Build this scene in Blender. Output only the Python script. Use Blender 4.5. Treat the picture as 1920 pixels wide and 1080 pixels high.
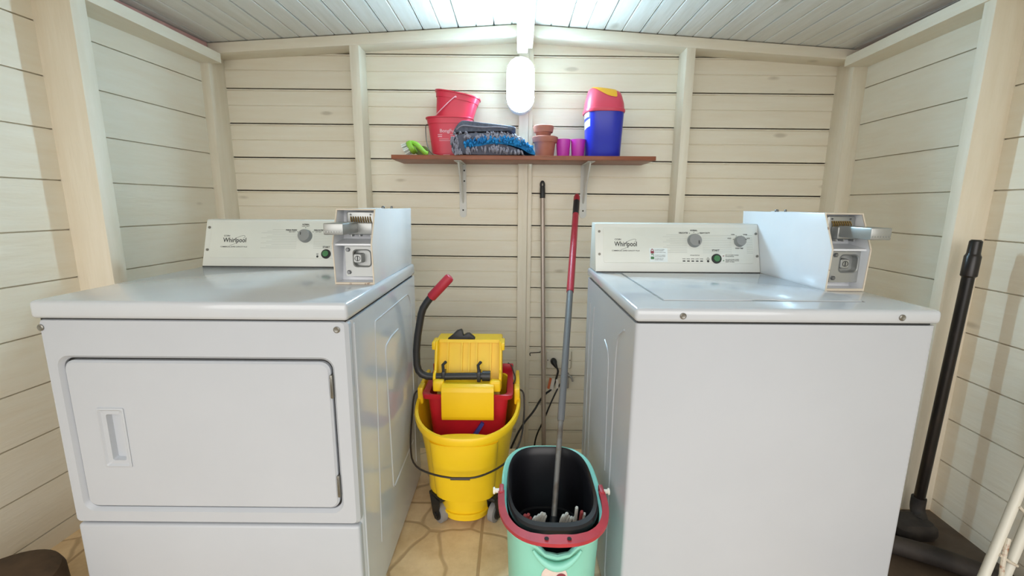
import bpy, bmesh, math, random
from math import sin, cos, pi, sqrt
from mathutils import Vector, Matrix
random.seed(7)
for o in list(bpy.data.objects): bpy.data.objects.remove(o)
scene = bpy.context.scene
COL = scene.collection

# ------------------------------------------------------------------ camera, light, exposure
F, PITCH, YAW, ROLL, CZ = 835.95, .1842, -.0031, .0068, 1.1398
r0 = Vector((cos(YAW), -sin(YAW), 0)); fh = Vector((sin(YAW), cos(YAW), 0)); zz = Vector((0, 0, 1))
fwd = fh*cos(PITCH) - zz*sin(PITCH); up0 = fh*sin(PITCH) + zz*cos(PITCH)
R = r0*cos(ROLL) + up0*sin(ROLL); U = up0*cos(ROLL) - r0*sin(ROLL)
cam = bpy.data.cameras.new('camera'); cam.sensor_width = 36; cam.lens = F/1920*36; cam.clip_start = .02
co = bpy.data.objects.new('camera', cam); COL.objects.link(co)
m = Matrix((R, U, -fwd)).transposed().to_4x4(); m.translation = Vector((0, 0, CZ)); co.matrix_world = m
scene.camera = co

LAMP_STRENGTH = 210.0
LAMP_COLOR = (.48, .78, 1.0, 1)
SKY_STRENGTH = 1.0
SKY_COLOR = (.97, .985, 1.0, 1)
w = bpy.data.worlds.new('world'); scene.world = w; w.use_nodes = True
bg = w.node_tree.nodes['Background']; bg.inputs[0].default_value = SKY_COLOR; bg.inputs[1].default_value = SKY_STRENGTH
# soft daylight falling straight in through the open front
sd = bpy.data.lights.new('daylight', 'SUN'); sd.energy = 1.9; sd.angle = math.radians(70); sd.color = (1.0, .945, .88)
so = bpy.data.objects.new('daylight', sd); COL.objects.link(so)
so.rotation_euler = Vector((.04, 1.0, -.20)).to_track_quat('-Z', 'Y').to_euler()
vs = scene.view_settings
scene.display_settings.display_device = 'sRGB'
vs.view_transform = 'Standard'; vs.look = 'None'; vs.exposure = 0.30; vs.gamma = 1.0; vs.use_curve_mapping = False

# ------------------------------------------------------------------ materials
def lin(h):
    h = h.lstrip('#'); c = [int(h[i:i+2], 16)/255 for i in (0, 2, 4)]
    return tuple(x/12.92 if x <= .04045 else ((x+.055)/1.055)**2.4 for x in c) + (1,)

def mat(name, col, rough=.5, metal=0., col2=None, nscale=8., stretch=(1, 1, 1), amt=1., bump=0., bscale=None,
        coat=0., emit=None, estr=0., trans=0., spec=.5, knots=False, detail=4., contrast=(.35, .65), sss=0.):
    mt = bpy.data.materials.new(name); mt.use_nodes = True
    nt = mt.node_tree; N = nt.nodes; L = nt.links
    b = N['Principled BSDF']
    if isinstance(col, str): col = lin(col)
    b.inputs['Base Color'].default_value = col; b.inputs['Roughness'].default_value = rough
    b.inputs['Metallic'].default_value = metal; b.inputs['Coat Weight'].default_value = coat
    b.inputs['Coat Roughness'].default_value = .08
    b.inputs['Specular IOR Level'].default_value = spec
    b.inputs['Transmission Weight'].default_value = trans
    if emit:
        b.inputs['Emission Color'].default_value = emit; b.inputs['Emission Strength'].default_value = estr
    tc = mp = None
    if col2 is not None or bump:
        tc = N.new('ShaderNodeTexCoord'); mp = N.new('ShaderNodeMapping')
        mp.inputs['Scale'].default_value = stretch
        L.new(tc.outputs['Object'], mp.inputs['Vector'])
    if col2 is not None:
        if isinstance(col2, str): col2 = lin(col2)
        n = N.new('ShaderNodeTexNoise'); n.inputs['Scale'].default_value = nscale; n.inputs['Detail'].default_value = detail
        n.inputs['Roughness'].default_value = .6
        L.new(mp.outputs['Vector'], n.inputs['Vector'])
        mr = N.new('ShaderNodeMapRange'); mr.inputs[1].default_value = contrast[0]; mr.inputs[2].default_value = contrast[1]
        mr.inputs[3].default_value = 0; mr.inputs[4].default_value = amt
        L.new(n.outputs['Fac'], mr.inputs[0])
        mx = N.new('ShaderNodeMix'); mx.data_type = 'RGBA'
        mx.inputs['A'].default_value = col; mx.inputs['B'].default_value = col2
        L.new(mr.outputs[0], mx.inputs['Factor'])
        out = mx.outputs['Result']
        if knots:
            m2 = N.new('ShaderNodeMapping'); m2.inputs['Scale'].default_value = knots
            L.new(tc.outputs['Object'], m2.inputs['Vector'])
            nz = N.new('ShaderNodeTexNoise'); nz.inputs['Scale'].default_value = 3.
            vo = N.new('ShaderNodeTexVoronoi'); vo.inputs['Scale'].default_value = 1.0
            L.new(m2.outputs['Vector'], vo.inputs['Vector']); L.new(m2.outputs['Vector'], nz.inputs['Vector'])
            ad = N.new('ShaderNodeMath'); ad.operation = 'MULTIPLY_ADD'; ad.inputs[1].default_value = .10
            L.new(nz.outputs['Fac'], ad.inputs[0]); L.new(vo.outputs['Distance'], ad.inputs[2])
            kr = N.new('ShaderNodeMapRange'); kr.inputs[1].default_value = .135; kr.inputs[2].default_value = .085
            kr.inputs[3].default_value = 0; kr.inputs[4].default_value = .38
            L.new(ad.outputs[0], kr.inputs[0])
            mx2 = N.new('ShaderNodeMix'); mx2.data_type = 'RGBA'; mx2.inputs['B'].default_value = lin('#8a7a5c')
            L.new(kr.outputs[0], mx2.inputs['Factor']); L.new(out, mx2.inputs['A']); out = mx2.outputs['Result']
        L.new(out, b.inputs['Base Color'])
    if bump:
        n2 = N.new('ShaderNodeTexNoise'); n2.inputs['Scale'].default_value = bscale or nscale*3; n2.inputs['Detail'].default_value = 5
        L.new(mp.outputs['Vector'], n2.inputs['Vector'])
        bm_ = N.new('ShaderNodeBump'); bm_.inputs['Strength'].default_value = bump; bm_.inputs['Distance'].default_value = .004
        L.new(n2.outputs['Fac'], bm_.inputs['Height']); L.new(bm_.outputs['Normal'], b.inputs['Normal'])
    return mt

WOOD_A, WOOD_B = '#f2ead8', '#ede2cc'
M = {}
def wood(nm, st, kn): return mat(nm, WOOD_A, .55, col2=WOOD_B, nscale=3., stretch=st, bump=.25, bscale=9., knots=kn, contrast=(.3, .75))
M['wood_x'] = wood('painted boards along x', (1.2, 10, 10), (2.2, 3, 7))
M['wood_y'] = wood('painted boards along y', (10, 1.2, 10), (3, 2.2, 6))
M['wood_z'] = mat('painted studs', '#f0e7d5', .55, col2='#e8ddc7', nscale=3., stretch=(12, 12, 1.2), bump=.25, bscale=9., contrast=(.3, .75))
M['ceil'] = mat('painted ceiling boards', '#e6e3db', .45, col2='#d9d4c8', nscale=3., stretch=(10, 1.0, 10), bump=.25, bscale=9., contrast=(.35, .75), knots=(4, 2.0, 1))
M['pink'] = mat('pink membrane', '#c79488', .7, col2='#b88477', nscale=14)
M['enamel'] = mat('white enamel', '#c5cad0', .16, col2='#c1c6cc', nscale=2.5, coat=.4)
M['enamel_dimmed'] = mat('white enamel dimmed', '#babfc6', .33, col2='#b6bbc2', nscale=2.)  # rougher copy of the enamel, colour darkened to offset daylight on the fronts
M['coin_white'] = mat('coin box white', '#e9ebee', .22, col2='#e2e5ea', nscale=3., coat=.3)
M['console'] = mat('console plastic', '#dfe1da', .35, col2='#d9dbd5', nscale=3.)
M['panel'] = mat('console overlay', '#dcdeD6', .3, col2='#d6d9d1', nscale=4.)
M['seam'] = mat('dark seam', '#2a2824', .8)
M['print'] = mat('black print', '#2c2e2c', .6)
M['print_grey'] = mat('grey print', '#b9bdb6', .6)
M['knob'] = mat('grey knob', '#8b8d8c', .4)
M['knob_mark'] = mat('dark marker', '#3d3f3e', .5)
M['black'] = mat('black plastic', '#1b1b1c', .45)
M['green_btn'] = mat('green button', '#3f7a4c', .35)
M['screw'] = mat('steel screw', '#85837c', .35, .8)
M['zinc'] = mat('zinc plate', '#a3a5a3', .38, .75, col2='#a5a7a5', nscale=20, contrast=(.3, .7))
M['zinc_dark'] = mat('dark zinc', '#77797a', .35, .8)
M['brass'] = mat('brass comb', '#9c8350', .4, .7)
M['rust'] = mat('chipped rim', '#d9cdbb', .5, col2='#7a4a2a', nscale=45, contrast=(.62, .72), detail=6)
M['yellow'] = mat('yellow plastic', '#f9cf1c', .38, col2='#f2c418', nscale=5, contrast=(.35, .75))
M['red'] = mat('red plastic', '#c8182e', .4, col2='#b3142a', nscale=5)
M['red_grip'] = mat('red rubber', '#b52a3c', .5)
M['tube_black'] = mat('black tube', '#2b2b2d', .4)
M['caster'] = mat('grey rubber wheel', '#8d8b8c', .5)
M['wire'] = mat('dark wire', '#3b3431', .4, .4)
M['blue'] = mat('blue strip', '#3f4aa8', .5)
M['teal'] = mat('teal plastic', '#8fd6c4', .38, col2='#84ccb9', nscale=4)
M['liner'] = mat('black liner', '#131317', .40, col2='#19191e', nscale=6)
M['navy'] = mat('navy inner', '#1b1c4a', .4)
M['red_handle'] = mat('faded red handle', '#b5363f', .5, col2='#a3303a', nscale=14)
M['sticker'] = mat('printed sticker', '#e6d9cf', .5, col2='#d9c3bd', nscale=18)
M['berry'] = mat('dark red print', '#8a3a48', .5)
M['white_pin'] = mat('white pin', '#e6e3d6', .4)
M['mop_red'] = mat('red pole sleeve', '#b02c3d', .4)
M['mop_grey'] = mat('grey pole', '#77787a', .4, .3)
M['mop_metal'] = mat('worn metal pole', '#8f8c88', .35, .6, col2='#6d5a4c', nscale=14, contrast=(.5, .7))
M['strand'] = mat('white cotton strands', '#d8d4cb', .9)
M['strand_red'] = mat('red cotton strand', '#b34a4a', .9)
M['pole_metal'] = mat('brushed pole', '#b3a59a', .35, .5)
M['shelf'] = mat('brown veneer', '#9c5a3c', .4, col2='#854a30', nscale=4, stretch=(1.5, 14, 14))
M['bracket'] = mat('white bracket', '#d9d8d2', .35)
M['hole'] = mat('dark hole', '#1d1b1a', .8)
M['bucket_red'] = mat('pink red bucket', '#e0344f', .35, col2='#d62f49', nscale=4)
M['bucket_print'] = mat('pale print', '#f3b3bf', .6)
M['mat_grey'] = mat('grey chenille', '#696a78', .95, col2='#585966', nscale=40)
M['mat_tip'] = mat('pale grey chenille', '#8f8c99', .95)
M['mat_dark'] = mat('dark grey towelling', '#666a78', .95, col2='#525664', nscale=60, bump=.6, bscale=160)
M['mat_blue'] = mat('blue chenille', '#1f86c4', .9, col2='#1a6fae', nscale=30)
M['terra'] = mat('terracotta', '#b0705c', .7, col2='#a3644f', nscale=10)
M['magenta'] = mat('magenta plastic', '#d640c0', .3, trans=.25)
M['bin_blue'] = mat('blue plastic bin', '#232fb4', .3)
M['bin_pink'] = mat('red plastic lid', '#d8475f', .35)
M['flap'] = mat('yellow flap', '#efb32a', .4)
M['label_white'] = mat('white label', '#dfe9ea', .5)
M['brush_green'] = mat('green plastic', '#8dbf3c', .4)
M['brush_dark'] = mat('olive brush inner', '#6d7340', .6)
M['bristle'] = mat('white bristles', '#e6ece6', .7)
M['lamp_base'] = mat('lamp base', '#eef1f1', .4)
M['lamp'] = mat('lamp glass', '#ffffff', .4, emit=LAMP_COLOR, estr=LAMP_STRENGTH)
M['socket'] = mat('outlet plastic', '#e3dccd', .5, col2='#d8cfbd', nscale=10)
M['cable'] = mat('black cable', '#171515', .5)
M['tag_orange'] = mat('orange tag', '#cf6a42', .6)
M['tag_white'] = mat('white tag', '#ddd6cc', .6)
M['pipe_grey'] = mat('grey tap plastic', '#9b9690', .5)
M['pole_black'] = mat('glossy black pole', '#17120f', .3, col2='#2c211b', nscale=12, stretch=(3, 3, 1), contrast=(.5, .7))
M['head_black'] = mat('dusty black', '#211d1b', .7, col2='#3a332e', nscale=15)
M['airer'] = mat('white coated tube', '#e4e2d6', .4)
M['airer_wire'] = mat('rusty white wire', '#ddd5c4', .5, col2='#a3633c', nscale=22, contrast=(.52, .6))
M['stool'] = mat('dark brown rattan', '#5a4633', .8, col2='#3d2e20', nscale=10)

def floor_surface():
    mt = bpy.data.materials.new('stone floor tiles'); mt.use_nodes = True
    nt = mt.node_tree; N = nt.nodes; L = nt.links; b = N['Principled BSDF']
    tc = N.new('ShaderNodeTexCoord')
    n = N.new('ShaderNodeTexNoise'); n.inputs['Scale'].default_value = 9; n.inputs['Detail'].default_value = 6; n.inputs['Roughness'].default_value = .65
    L.new(tc.outputs['Object'], n.inputs['Vector'])
    r = N.new('ShaderNodeValToRGB'); r.color_ramp.elements[0].position = .3; r.color_ramp.elements[1].position = .72
    r.color_ramp.elements[0].color = lin('#d0b083'); r.color_ramp.elements[1].color = lin('#f0d6ac')
    L.new(n.outputs['Fac'], r.inputs[0])
    v = N.new('ShaderNodeTexVoronoi'); v.feature = 'DISTANCE_TO_EDGE'; v.inputs['Scale'].default_value = 5.2; v.inputs['Randomness'].default_value = 1.
    wp = N.new('ShaderNodeMix'); wp.data_type = 'VECTOR'; wp.inputs['Factor'].default_value = .06
    n2 = N.new('ShaderNodeTexNoise'); n2.inputs['Scale'].default_value = 6
    L.new(tc.outputs['Object'], n2.inputs['Vector'])
    L.new(tc.outputs['Object'], wp.inputs['A']); L.new(n2.outputs['Color'], wp.inputs['B'])
    L.new(wp.outputs['Result'], v.inputs['Vector'])
    k = N.new('ShaderNodeMapRange'); k.inputs[1].default_value = .035; k.inputs[2].default_value = .010; k.inputs[3].default_value = 0; k.inputs[4].default_value = .55
    L.new(v.outputs['Distance'], k.inputs[0])
    br = N.new('ShaderNodeTexBrick'); br.offset = 0; br.inputs['Scale'].default_value = 1
    br.inputs['Brick Width'].default_value = .44; br.inputs['Row Height'].default_value = .44
    br.inputs['Mortar Size'].default_value = .006; br.inputs['Mortar Smooth'].default_value = .3
    mp = N.new('ShaderNodeMapping'); mp.inputs['Location'].default_value = (.105, .21, 0)
    L.new(tc.outputs['Object'], mp.inputs['Vector']); L.new(mp.outputs['Vector'], br.inputs['Vector'])
    mk = N.new('ShaderNodeMath'); mk.operation = 'MAXIMUM'
    bf = N.new('ShaderNodeMath'); bf.operation = 'MULTIPLY'; bf.inputs[1].default_value = .7
    L.new(br.outputs['Fac'], bf.inputs[0]); L.new(bf.outputs[0], mk.inputs[0]); L.new(k.outputs[0], mk.inputs[1])
    mx = N.new('ShaderNodeMix'); mx.data_type = 'RGBA'; mx.inputs['B'].default_value = lin('#a0825f')
    L.new(mk.outputs[0], mx.inputs['Factor']); L.new(r.outputs[0], mx.inputs['A']); L.new(mx.outputs['Result'], b.inputs['Base Color'])
    b.inputs['Roughness'].default_value = .5
    bm_ = N.new('ShaderNodeBump'); bm_.inputs['Strength'].default_value = .4; bm_.inputs['Distance'].default_value = .004; bm_.invert = True
    L.new(mk.outputs[0], bm_.inputs['Height']); L.new(bm_.outputs['Normal'], b.inputs['Normal'])
    return mt
M['floor'] = floor_surface()

# ------------------------------------------------------------------ mesh helpers
class MB:
    def __init__(s): s.v = []; s.f = []
    def add(s, vs, fs):
        n = len(s.v); s.v += [tuple(p) for p in vs]; s.f += [tuple(i+n for i in f) for f in fs]; return s
    def box(s, x0, x1, y0, y1, z0, z1, bev=0, seg=2, edges=None):
        bm = bmesh.new(); bmesh.ops.create_cube(bm, size=1)
        for v in bm.verts: v.co = ((x0+x1)/2+v.co.x*(x1-x0), (y0+y1)/2+v.co.y*(y1-y0), (z0+z1)/2+v.co.z*(z1-z0))
        if bev:
            es = [e for e in bm.edges if (edges is None or edges(e))]
            bmesh.ops.bevel(bm, geom=es, offset=bev, segments=seg, affect='EDGES', profile=.5)
        s._bm(bm); return s
    def _bm(s, bm, mx=None):
        bm.verts.index_update()
        vs = [(mx @ v.co) if mx else v.co.copy() for v in bm.verts]
        s.add(vs, [[v.index for v in f.verts] for f in bm.faces]); bm.free()
    def prism(s, pts, axis, a0, a1, bev=0):
        n = len(pts)
        def P(p, a):
            return {'x': (a, p[0], p[1]), 'y': (p[0], a, p[1]), 'z': (p[0], p[1], a)}[axis]
        vs = [P(p, a0) for p in pts]+[P(p, a1) for p in pts]
        fs = [list(range(n))[::-1], list(range(n, 2*n))]+[[i, (i+1) % n, n+(i+1) % n, n+i] for i in range(n)]
        if bev:
            bm = bmesh.new(); bv = [bm.verts.new(v) for v in vs]
            for f in fs: bm.faces.new([bv[i] for i in f])
            bmesh.ops.recalc_face_normals(bm, faces=bm.faces)
            bmesh.ops.bevel(bm, geom=list(bm.edges), offset=bev, segments=2, affect='EDGES', profile=.5); s._bm(bm)
        else: s.add(vs, fs)
        return s
    def loft(s, rings, cap0=True, cap1=True, closed=True, loop=False):
        n = len(rings[0]); vs = [p for r in rings for p in r]; fs = []
        m = len(rings)
        for k in range(m if loop else m-1):
            k2 = (k+1) % m
            for i in range(n if closed else n-1):
                j = (i+1) % n; fs.append([k*n+i, k*n+j, k2*n+j, k2*n+i])
        if not loop:
            if cap0: fs.append(list(range(n))[::-1])
            if cap1: fs.append([(m-1)*n+i for i in range(n)])
        s.add(vs, fs); return s
    def tube(s, path, r, n=10, loop=False):
        P = [Vector(p) for p in path]; m = len(P)
        rr = r if isinstance(r, (list, tuple)) else [r]*m
        T = []
        for i in range(m):
            if loop: t = P[(i+1) % m]-P[i-1]
            else: t = P[min(i+1, m-1)]-P[max(i-1, 0)]
            T.append(t.normalized())
        a = Vector((0, 0, 1)) if abs(T[0].z) < .9 else Vector((1, 0, 0))
        N = (a - T[0]*a.dot(T[0])).normalized(); rings = []
        for i in range(m):
            N = (N - T[i]*N.dot(T[i])).normalized(); B = T[i].cross(N)
            rings.append([P[i]+(N*cos(2*pi*k/n)+B*sin(2*pi*k/n))*rr[i] for k in range(n)])
        return s.loft(rings, loop=loop)
    def lathe(s, prof, c=(0, 0, 0), n=32, mx=None, cap0=False, cap1=False):
        rings = []
        for r, z in prof:
            ring = [Vector((r*cos(2*pi*k/n), r*sin(2*pi*k/n), z)) for k in range(n)]
            rings.append([(mx @ p if mx else p)+Vector(c) for p in ring])
        return s.loft(rings, cap0, cap1)
    def xf(s, mx): s.v = [tuple(mx @ Vector(p)) for p in s.v]; return s
    def build(s, name, mt, parent=None, org=None, angle=35, fix=True):
        me = bpy.data.meshes.new(name)
        if org is None and parent is not None: org = parent.get('_org', None); 
        ox = Vector(org) if org is not None else Vector((0, 0, 0))
        me.from_pydata([tuple(Vector(p)-ox) for p in s.v], [], s.f); me.update()
        if fix:
            bm = bmesh.new(); bm.from_mesh(me); bmesh.ops.recalc_face_normals(bm, faces=bm.faces); bm.to_mesh(me); bm.free()
        me.polygons.foreach_set('use_smooth', [True]*len(me.polygons)); me.set_sharp_from_angle(angle=math.radians(angle))
        me.materials.append(M[mt] if isinstance(mt, str) else mt)
        o = bpy.data.objects.new(name, me); COL.objects.link(o)
        if parent is not None: o.parent = parent; ORG[o.name] = ox
        return o
ORG = {}
def tag(o, label, cat, group=None):
    o['label'] = label; o['category'] = cat
    if group: o['group'] = group
    return o
def thing(name, label, cat, loc, group=None):
    o = bpy.data.objects.new(name, None); COL.objects.link(o); o.location = loc; o.empty_display_size = .05
    ORG[o.name] = Vector(loc); return tag(o, label, cat, group)
def part(mb, name, mt, parent, angle=35, label=None):
    o = mb.build(name, mt, parent, org=ORG[parent.name], angle=angle)
    if label: o['label'] = label
    return o
def solo(mb, name, mt, label, cat, group=None, angle=35):
    """a thing that is one mesh; origin at its base"""
    xs = [p[0] for p in mb.v]; ys = [p[1] for p in mb.v]; zs = [p[2] for p in mb.v]
    org = ((min(xs)+max(xs))/2, (min(ys)+max(ys))/2, min(zs))
    o = mb.build(name, mt, None, org=org, angle=angle); o.location = org; ORG[o.name] = Vector(org)
    return tag(o, label, cat, group)
def struct(mb, name, mt, angle=30):
    o = mb.build(name, mt, None, angle=angle); o['kind'] = 'structure'; return o

def rrect(x0, x1, y0, y1, r, seg=6):
    pts = []
    for cx, cy, a0 in ((x1-r, y1-r, 0), (x0+r, y1-r, pi/2), (x0+r, y0+r, pi), (x1-r, y0+r, 3*pi/2)):
        for k in range(seg+1):
            a = a0+k*pi/2/seg; pts.append((cx+r*cos(a), cy+r*sin(a)))
    return pts
def sell(cx, cy, rx, ry, n=2.5, N=48):
    pts = []
    for k in range(N):
        a = 2*pi*k/N; c, s = cos(a), sin(a)
        pts.append((cx+rx*math.copysign(abs(c)**(2/n), c), cy+ry*math.copysign(abs(s)**(2/n), s)))
    return pts
def Y_(pts, y): return [(p[0], y, p[1]) for p in pts]
def Z_(pts, z): return [(p[0], p[1], z) for p in pts]

def text_geo(s, size, bold=0., sx=1.):
    cu = bpy.data.curves.new('t', 'FONT'); cu.body = s; cu.size = size; cu.align_x = 'CENTER'; cu.align_y = 'CENTER'
    cu.offset = bold; cu.resolution_u = 3
    o = bpy.data.objects.new('t', cu); COL.objects.link(o)
    dg = bpy.context.evaluated_depsgraph_get(); e = o.evaluated_get(dg); me = e.to_mesh()
    vs = [(v.co.x*sx, v.co.y) for v in me.vertices]; fs = [list(p.vertices) for p in me.polygons]
    e.to_mesh_clear(); bpy.data.objects.remove(o); bpy.data.curves.remove(cu)
    return vs, fs
def put_text(mb, s, fn, u, v, size, bold=0., width=None, off=.0006):
    """fn(u,v,off)->world; width: fit to this width"""
    vs, fs = text_geo(s, size, bold)
    k = 1.
    if width:
        ww = max(p[0] for p in vs)-min(p[0] for p in vs); k = width/ww
    mb.add([fn(u+p[0]*k, v+p[1], off) for p in vs], fs)
def put_quad(mb, fn, u0, u1, v0, v1, off=.0006):
    mb.add([fn(u0, v0, off), fn(u1, v0, off), fn(u1, v1, off), fn(u0, v1, off)], [[0, 1, 2, 3]])
def put_disc(mb, fn, u, v, r, h=0., off=.0006, n=20, r2=None):
    """flat disc, or a knob of height h"""
    if h == 0:
        mb.add([fn(u+r*cos(2*pi*k/n), v+r*sin(2*pi*k/n), off) for k in range(n)], [list(range(n))])
    else:
        r2 = r2 or r
        prof = [(r, 0), (r, h*.25), (r2, h*.85), (r2*.93, h), ]
        mb.loft([[fn(u+q*cos(2*pi*k/n), v+q*sin(2*pi*k/n), z) for k in range(n)] for q, z in prof])

# ------------------------------------------------------------------ room shell
PITCHB = .1641
def XL(y): return -1.470+(y-2.34)*.066
def XR(y): return 1.650+(y-2.30)*.060

def profile(z0, zmin, zmax, double):
    """board face: list of (recess, z) from bottom to top; grooves at z0-k*p"""
    pts = []; k = int((z0-zmin)/PITCHB)+2
    marks = []
    for i in range(k, -12, -1):
        z = z0-i*PITCHB
        if double:
            # a rebated joint: dark gap, then a bevelled lip below it; shallow groove half way
            marks += [(.0, z-.070), (.0, z-.0135), (.005, z-.0122), (.005, z-.0102), (.0, z-.0090), (.0, z-.0036), (.016, z-.0032), (.016, z+.0020), (.0, z+.0024),
                      (.0, z+.0805), (.004, z+.0825), (.004, z+.0845), (.0, z+.0865)]
        else:
            marks += [(.0, z-.0024), (.011, z-.0018), (.011, z+.0018), (.0, z+.0024)]
    marks = [q for q in marks if zmin < q[1] < zmax]
    return [(0, zmin)]+marks+[(0, zmax)]

def extrude_profile(mb, prof, A, B):
    vs = [A(d, z) for d, z in prof]+[B(d, z) for d, z in prof]; n = len(prof)
    mb.add(vs, [[i, i+1, n+i+1, n+i] for i in range(n-1)])

YF = -.45      # open front of the shed
# back wall
mb = MB(); t = -.004
pr = profile(1.692, -.27, 1.99, True)
extrude_profile(mb, pr, lambda d, z: (-1.66, 2.34+d, z+t*-1.66), lambda d, z: (1.80, 2.34+d, z+t*1.80))
mb.box(-1.66, 1.80, 2.356, 2.40, -.27, 2.0)
struct(mb, 'wall_back', 'wood_x')
# side walls
mb = MB(); pr = profile(1.703, -.27, 1.90, False)
extrude_profile(mb, pr, lambda d, z: (XL(YF)-d, YF, z), lambda d, z: (XL(2.345)-d, 2.345, z))
mb.prism([(XL(YF)-.013, YF), (XL(2.345)-.013, 2.345), (XL(2.345)-.06, 2.345), (XL(YF)-.06, YF)], 'z', -.27, 1.90)
struct(mb, 'wall_left', 'wood_y')
mb = MB(); pr = profile(1.690, -.27, 1.90, False)
extrude_profile(mb, pr, lambda d, z: (XR(YF)+d, YF, z), lambda d, z: (XR(2.345)+d, 2.345, z))
mb.prism([(XR(YF)+.013, YF), (XR(2.345)+.013, 2.345), (XR(2.345)+.06, 2.345), (XR(YF)+.06, YF)], 'z', -.27, 1.90)
struct(mb, 'wall_right', 'wood_y')
# ceiling (two slopes)
RX = .035
def zl(x): return 1.962+(x-RX)*.0609
def zr(x): return 1.962-(x-RX)*.0660
mb = MB()
def ceil_prof(x_first, xa, xb, step):
    xs = []; x = x_first
    while xa-.2 < x < xb+.2: xs.append(x); x += step
    pts = []
    for c in sorted(xs):
        h = c+PITCHB/2
        for q in ((0, c-.008), (.0022, c-.0065), (0, c-.0050), (0, c-.0034), (.014, c-.0028), (.014, c+.0028), (0, c+.0034), (0, c+.005), (.0022, c+.0065), (0, c+.008),
                  (0, h-.004), (.005, h-.0018), (.005, h+.0018), (0, h+.004)):
            if xa < q[1] < xb: pts.append(q)
    return [(0, xa)]+pts+[(0, xb)]
for pr, zf in ((ceil_prof(-.098, -1.78, RX, -PITCHB), zl), (ceil_prof(.247-PITCHB, RX, 1.80, PITCHB), zr)):
    extrude_profile(mb, pr, lambda d, x: (x, YF, zf(x)+d), lambda d, x: (x, 2.38, zf(x)+d))
mb.prism([(-1.78, zl(-1.78)+.016), (RX, 1.978), (1.80, zr(1.80)+.016), (1.80, zr(1.8)+.06), (RX, 2.03), (-1.78, zl(-1.78)+.06)], 'y', YF, 2.40)
struct(mb, 'ceiling', 'ceil')
# floor and the ground outside
mb = MB().box(-1.75, 1.85, -.6, 1.945, -.30, 0).box(-1.75, 1.85, 1.945, 2.42, -.32, -.26); struct(mb, 'floor', 'floor')
M['ground'] = mat('pale paving', '#a8a5a0', .8, col2='#9a9792', nscale=3)
mb = MB().box(-8, 8, -9, -.6, -.06, -.01); struct(mb, 'ground', 'ground')

trim_n = [0]
def trim(mb, mt='wood_z', name=None):
    trim_n[0] += 1; return struct(mb, name or 'trim_%d' % trim_n[0], mt)
def beam_quad(pts_bottom, z0, z1, bev=.003):
    mb = MB(); mb.prism(pts_bottom, 'z', z0, z1, bev); return mb
# front posts on side walls
trim(beam_quad([(XL(1.535)-.005, 1.535), (-1.400, 1.535), (-1.397, 1.589), (XL(1.589)-.005, 1.589)], 0, 1.86))
trim(beam_quad([(1.497, 1.533), (XR(1.533)+.005, 1.533), (XR(1.575)+.005, 1.575), (1.499, 1.575)], 0, 1.875))
# corner posts
trim(beam_quad([(XL(2.24)-.005, 2.24), (-1.438, 2.24), (-1.424, 2.345), (XL(2.345)-.005, 2.345)], -.265, 1.86))
trim(beam_quad([(1.580, 2.24), (XR(2.24)+.005, 2.24), (XR(2.345)+.005, 2.345), (1.572, 2.345)], -.265, 1.86))
# back studs
trim(beam_quad([(-.773, 2.24), (-.728, 2.24), (-.728, 2.345), (-.773, 2.345)], -.265, 1.90))
trim(beam_quad([(.797, 2.24), (.840, 2.24), (.840, 2.345), (.797, 2.345)], -.265, 1.90))
# centre batten with a flatter one to its right
trim(beam_quad([(.020, 2.308), (.068, 2.308), (.068, 2.345), (.020, 2.345)], -.265, 1.95))
trim(beam_quad([(.0685, 2.322), (.090, 2.322), (.090, 2.345), (.0685, 2.345)], -.265, 1.95, .002))
# side wall plates (with the pink membrane above)
def plate(xa, xb, zb0, zb1, sgn, wallf):
    mb = MB(); y0, y1 = YF, 2.244
    for (ya, yb) in ((y0, y1),):
        def q(y, x, z): return (x, y, z)
        xi0 = xa+(ya-1.56)*(xb-xa)/(2.24-1.56); xi1 = xb
        ring0 = [(xi0, ya, zb0), (wallf(ya)+sgn*.005, ya, zb0), (wallf(ya)+sgn*.005, ya, zb1), (xi0, ya, zb1)]
        ring1 = [(xi1, yb, zb0), (wallf(yb)+sgn*.005, yb, zb0), (wallf(yb)+sgn*.005, yb, zb1), (xi1, yb, zb1)]
        mb.loft([ring0, ring1])
    return mb
trim(plate(-1.392, -1.378, 1.784, 1.826, -1, XL), 'wood_y')
trim(plate(1.490, 1.538, 1.784, 1.826, 1, XR), 'wood_y')
mb = MB(); mb.loft([[(XL(y)-.02, y, 1.83), (XL(y)+.05, y, 1.83), (XL(y)+.05, y, 1.868), (XL(y)-.02, y, 1.868)] for y in (YF, 2.23)])
trim(mb, 'pink')
mb = MB(); mb.loft([[(XR(y)+.02, y, 1.83), (XR(y)-.05, y, 1.83), (XR(y)-.05, y, 1.857), (XR(y)+.02, y, 1.857)] for y in (YF, 2.23)])
trim(mb, 'pink')
# rafters on the back wall
mb = MB(); mb.prism([(-1.50, zl(-1.50)-.003), (RX, 1.958), (RX, 1.912), (-1.50, zl(-1.50)-.049)], 'y', 2.237, 2.345, .003); trim(mb, 'wood_x')
mb = MB(); mb.prism([(1.66, zr(1.66)-.003), (RX, 1.958), (RX, 1.912), (1.66, zr(1.66)-.049)], 'y', 2.237, 2.345, .003); trim(mb, 'wood_x')
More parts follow.
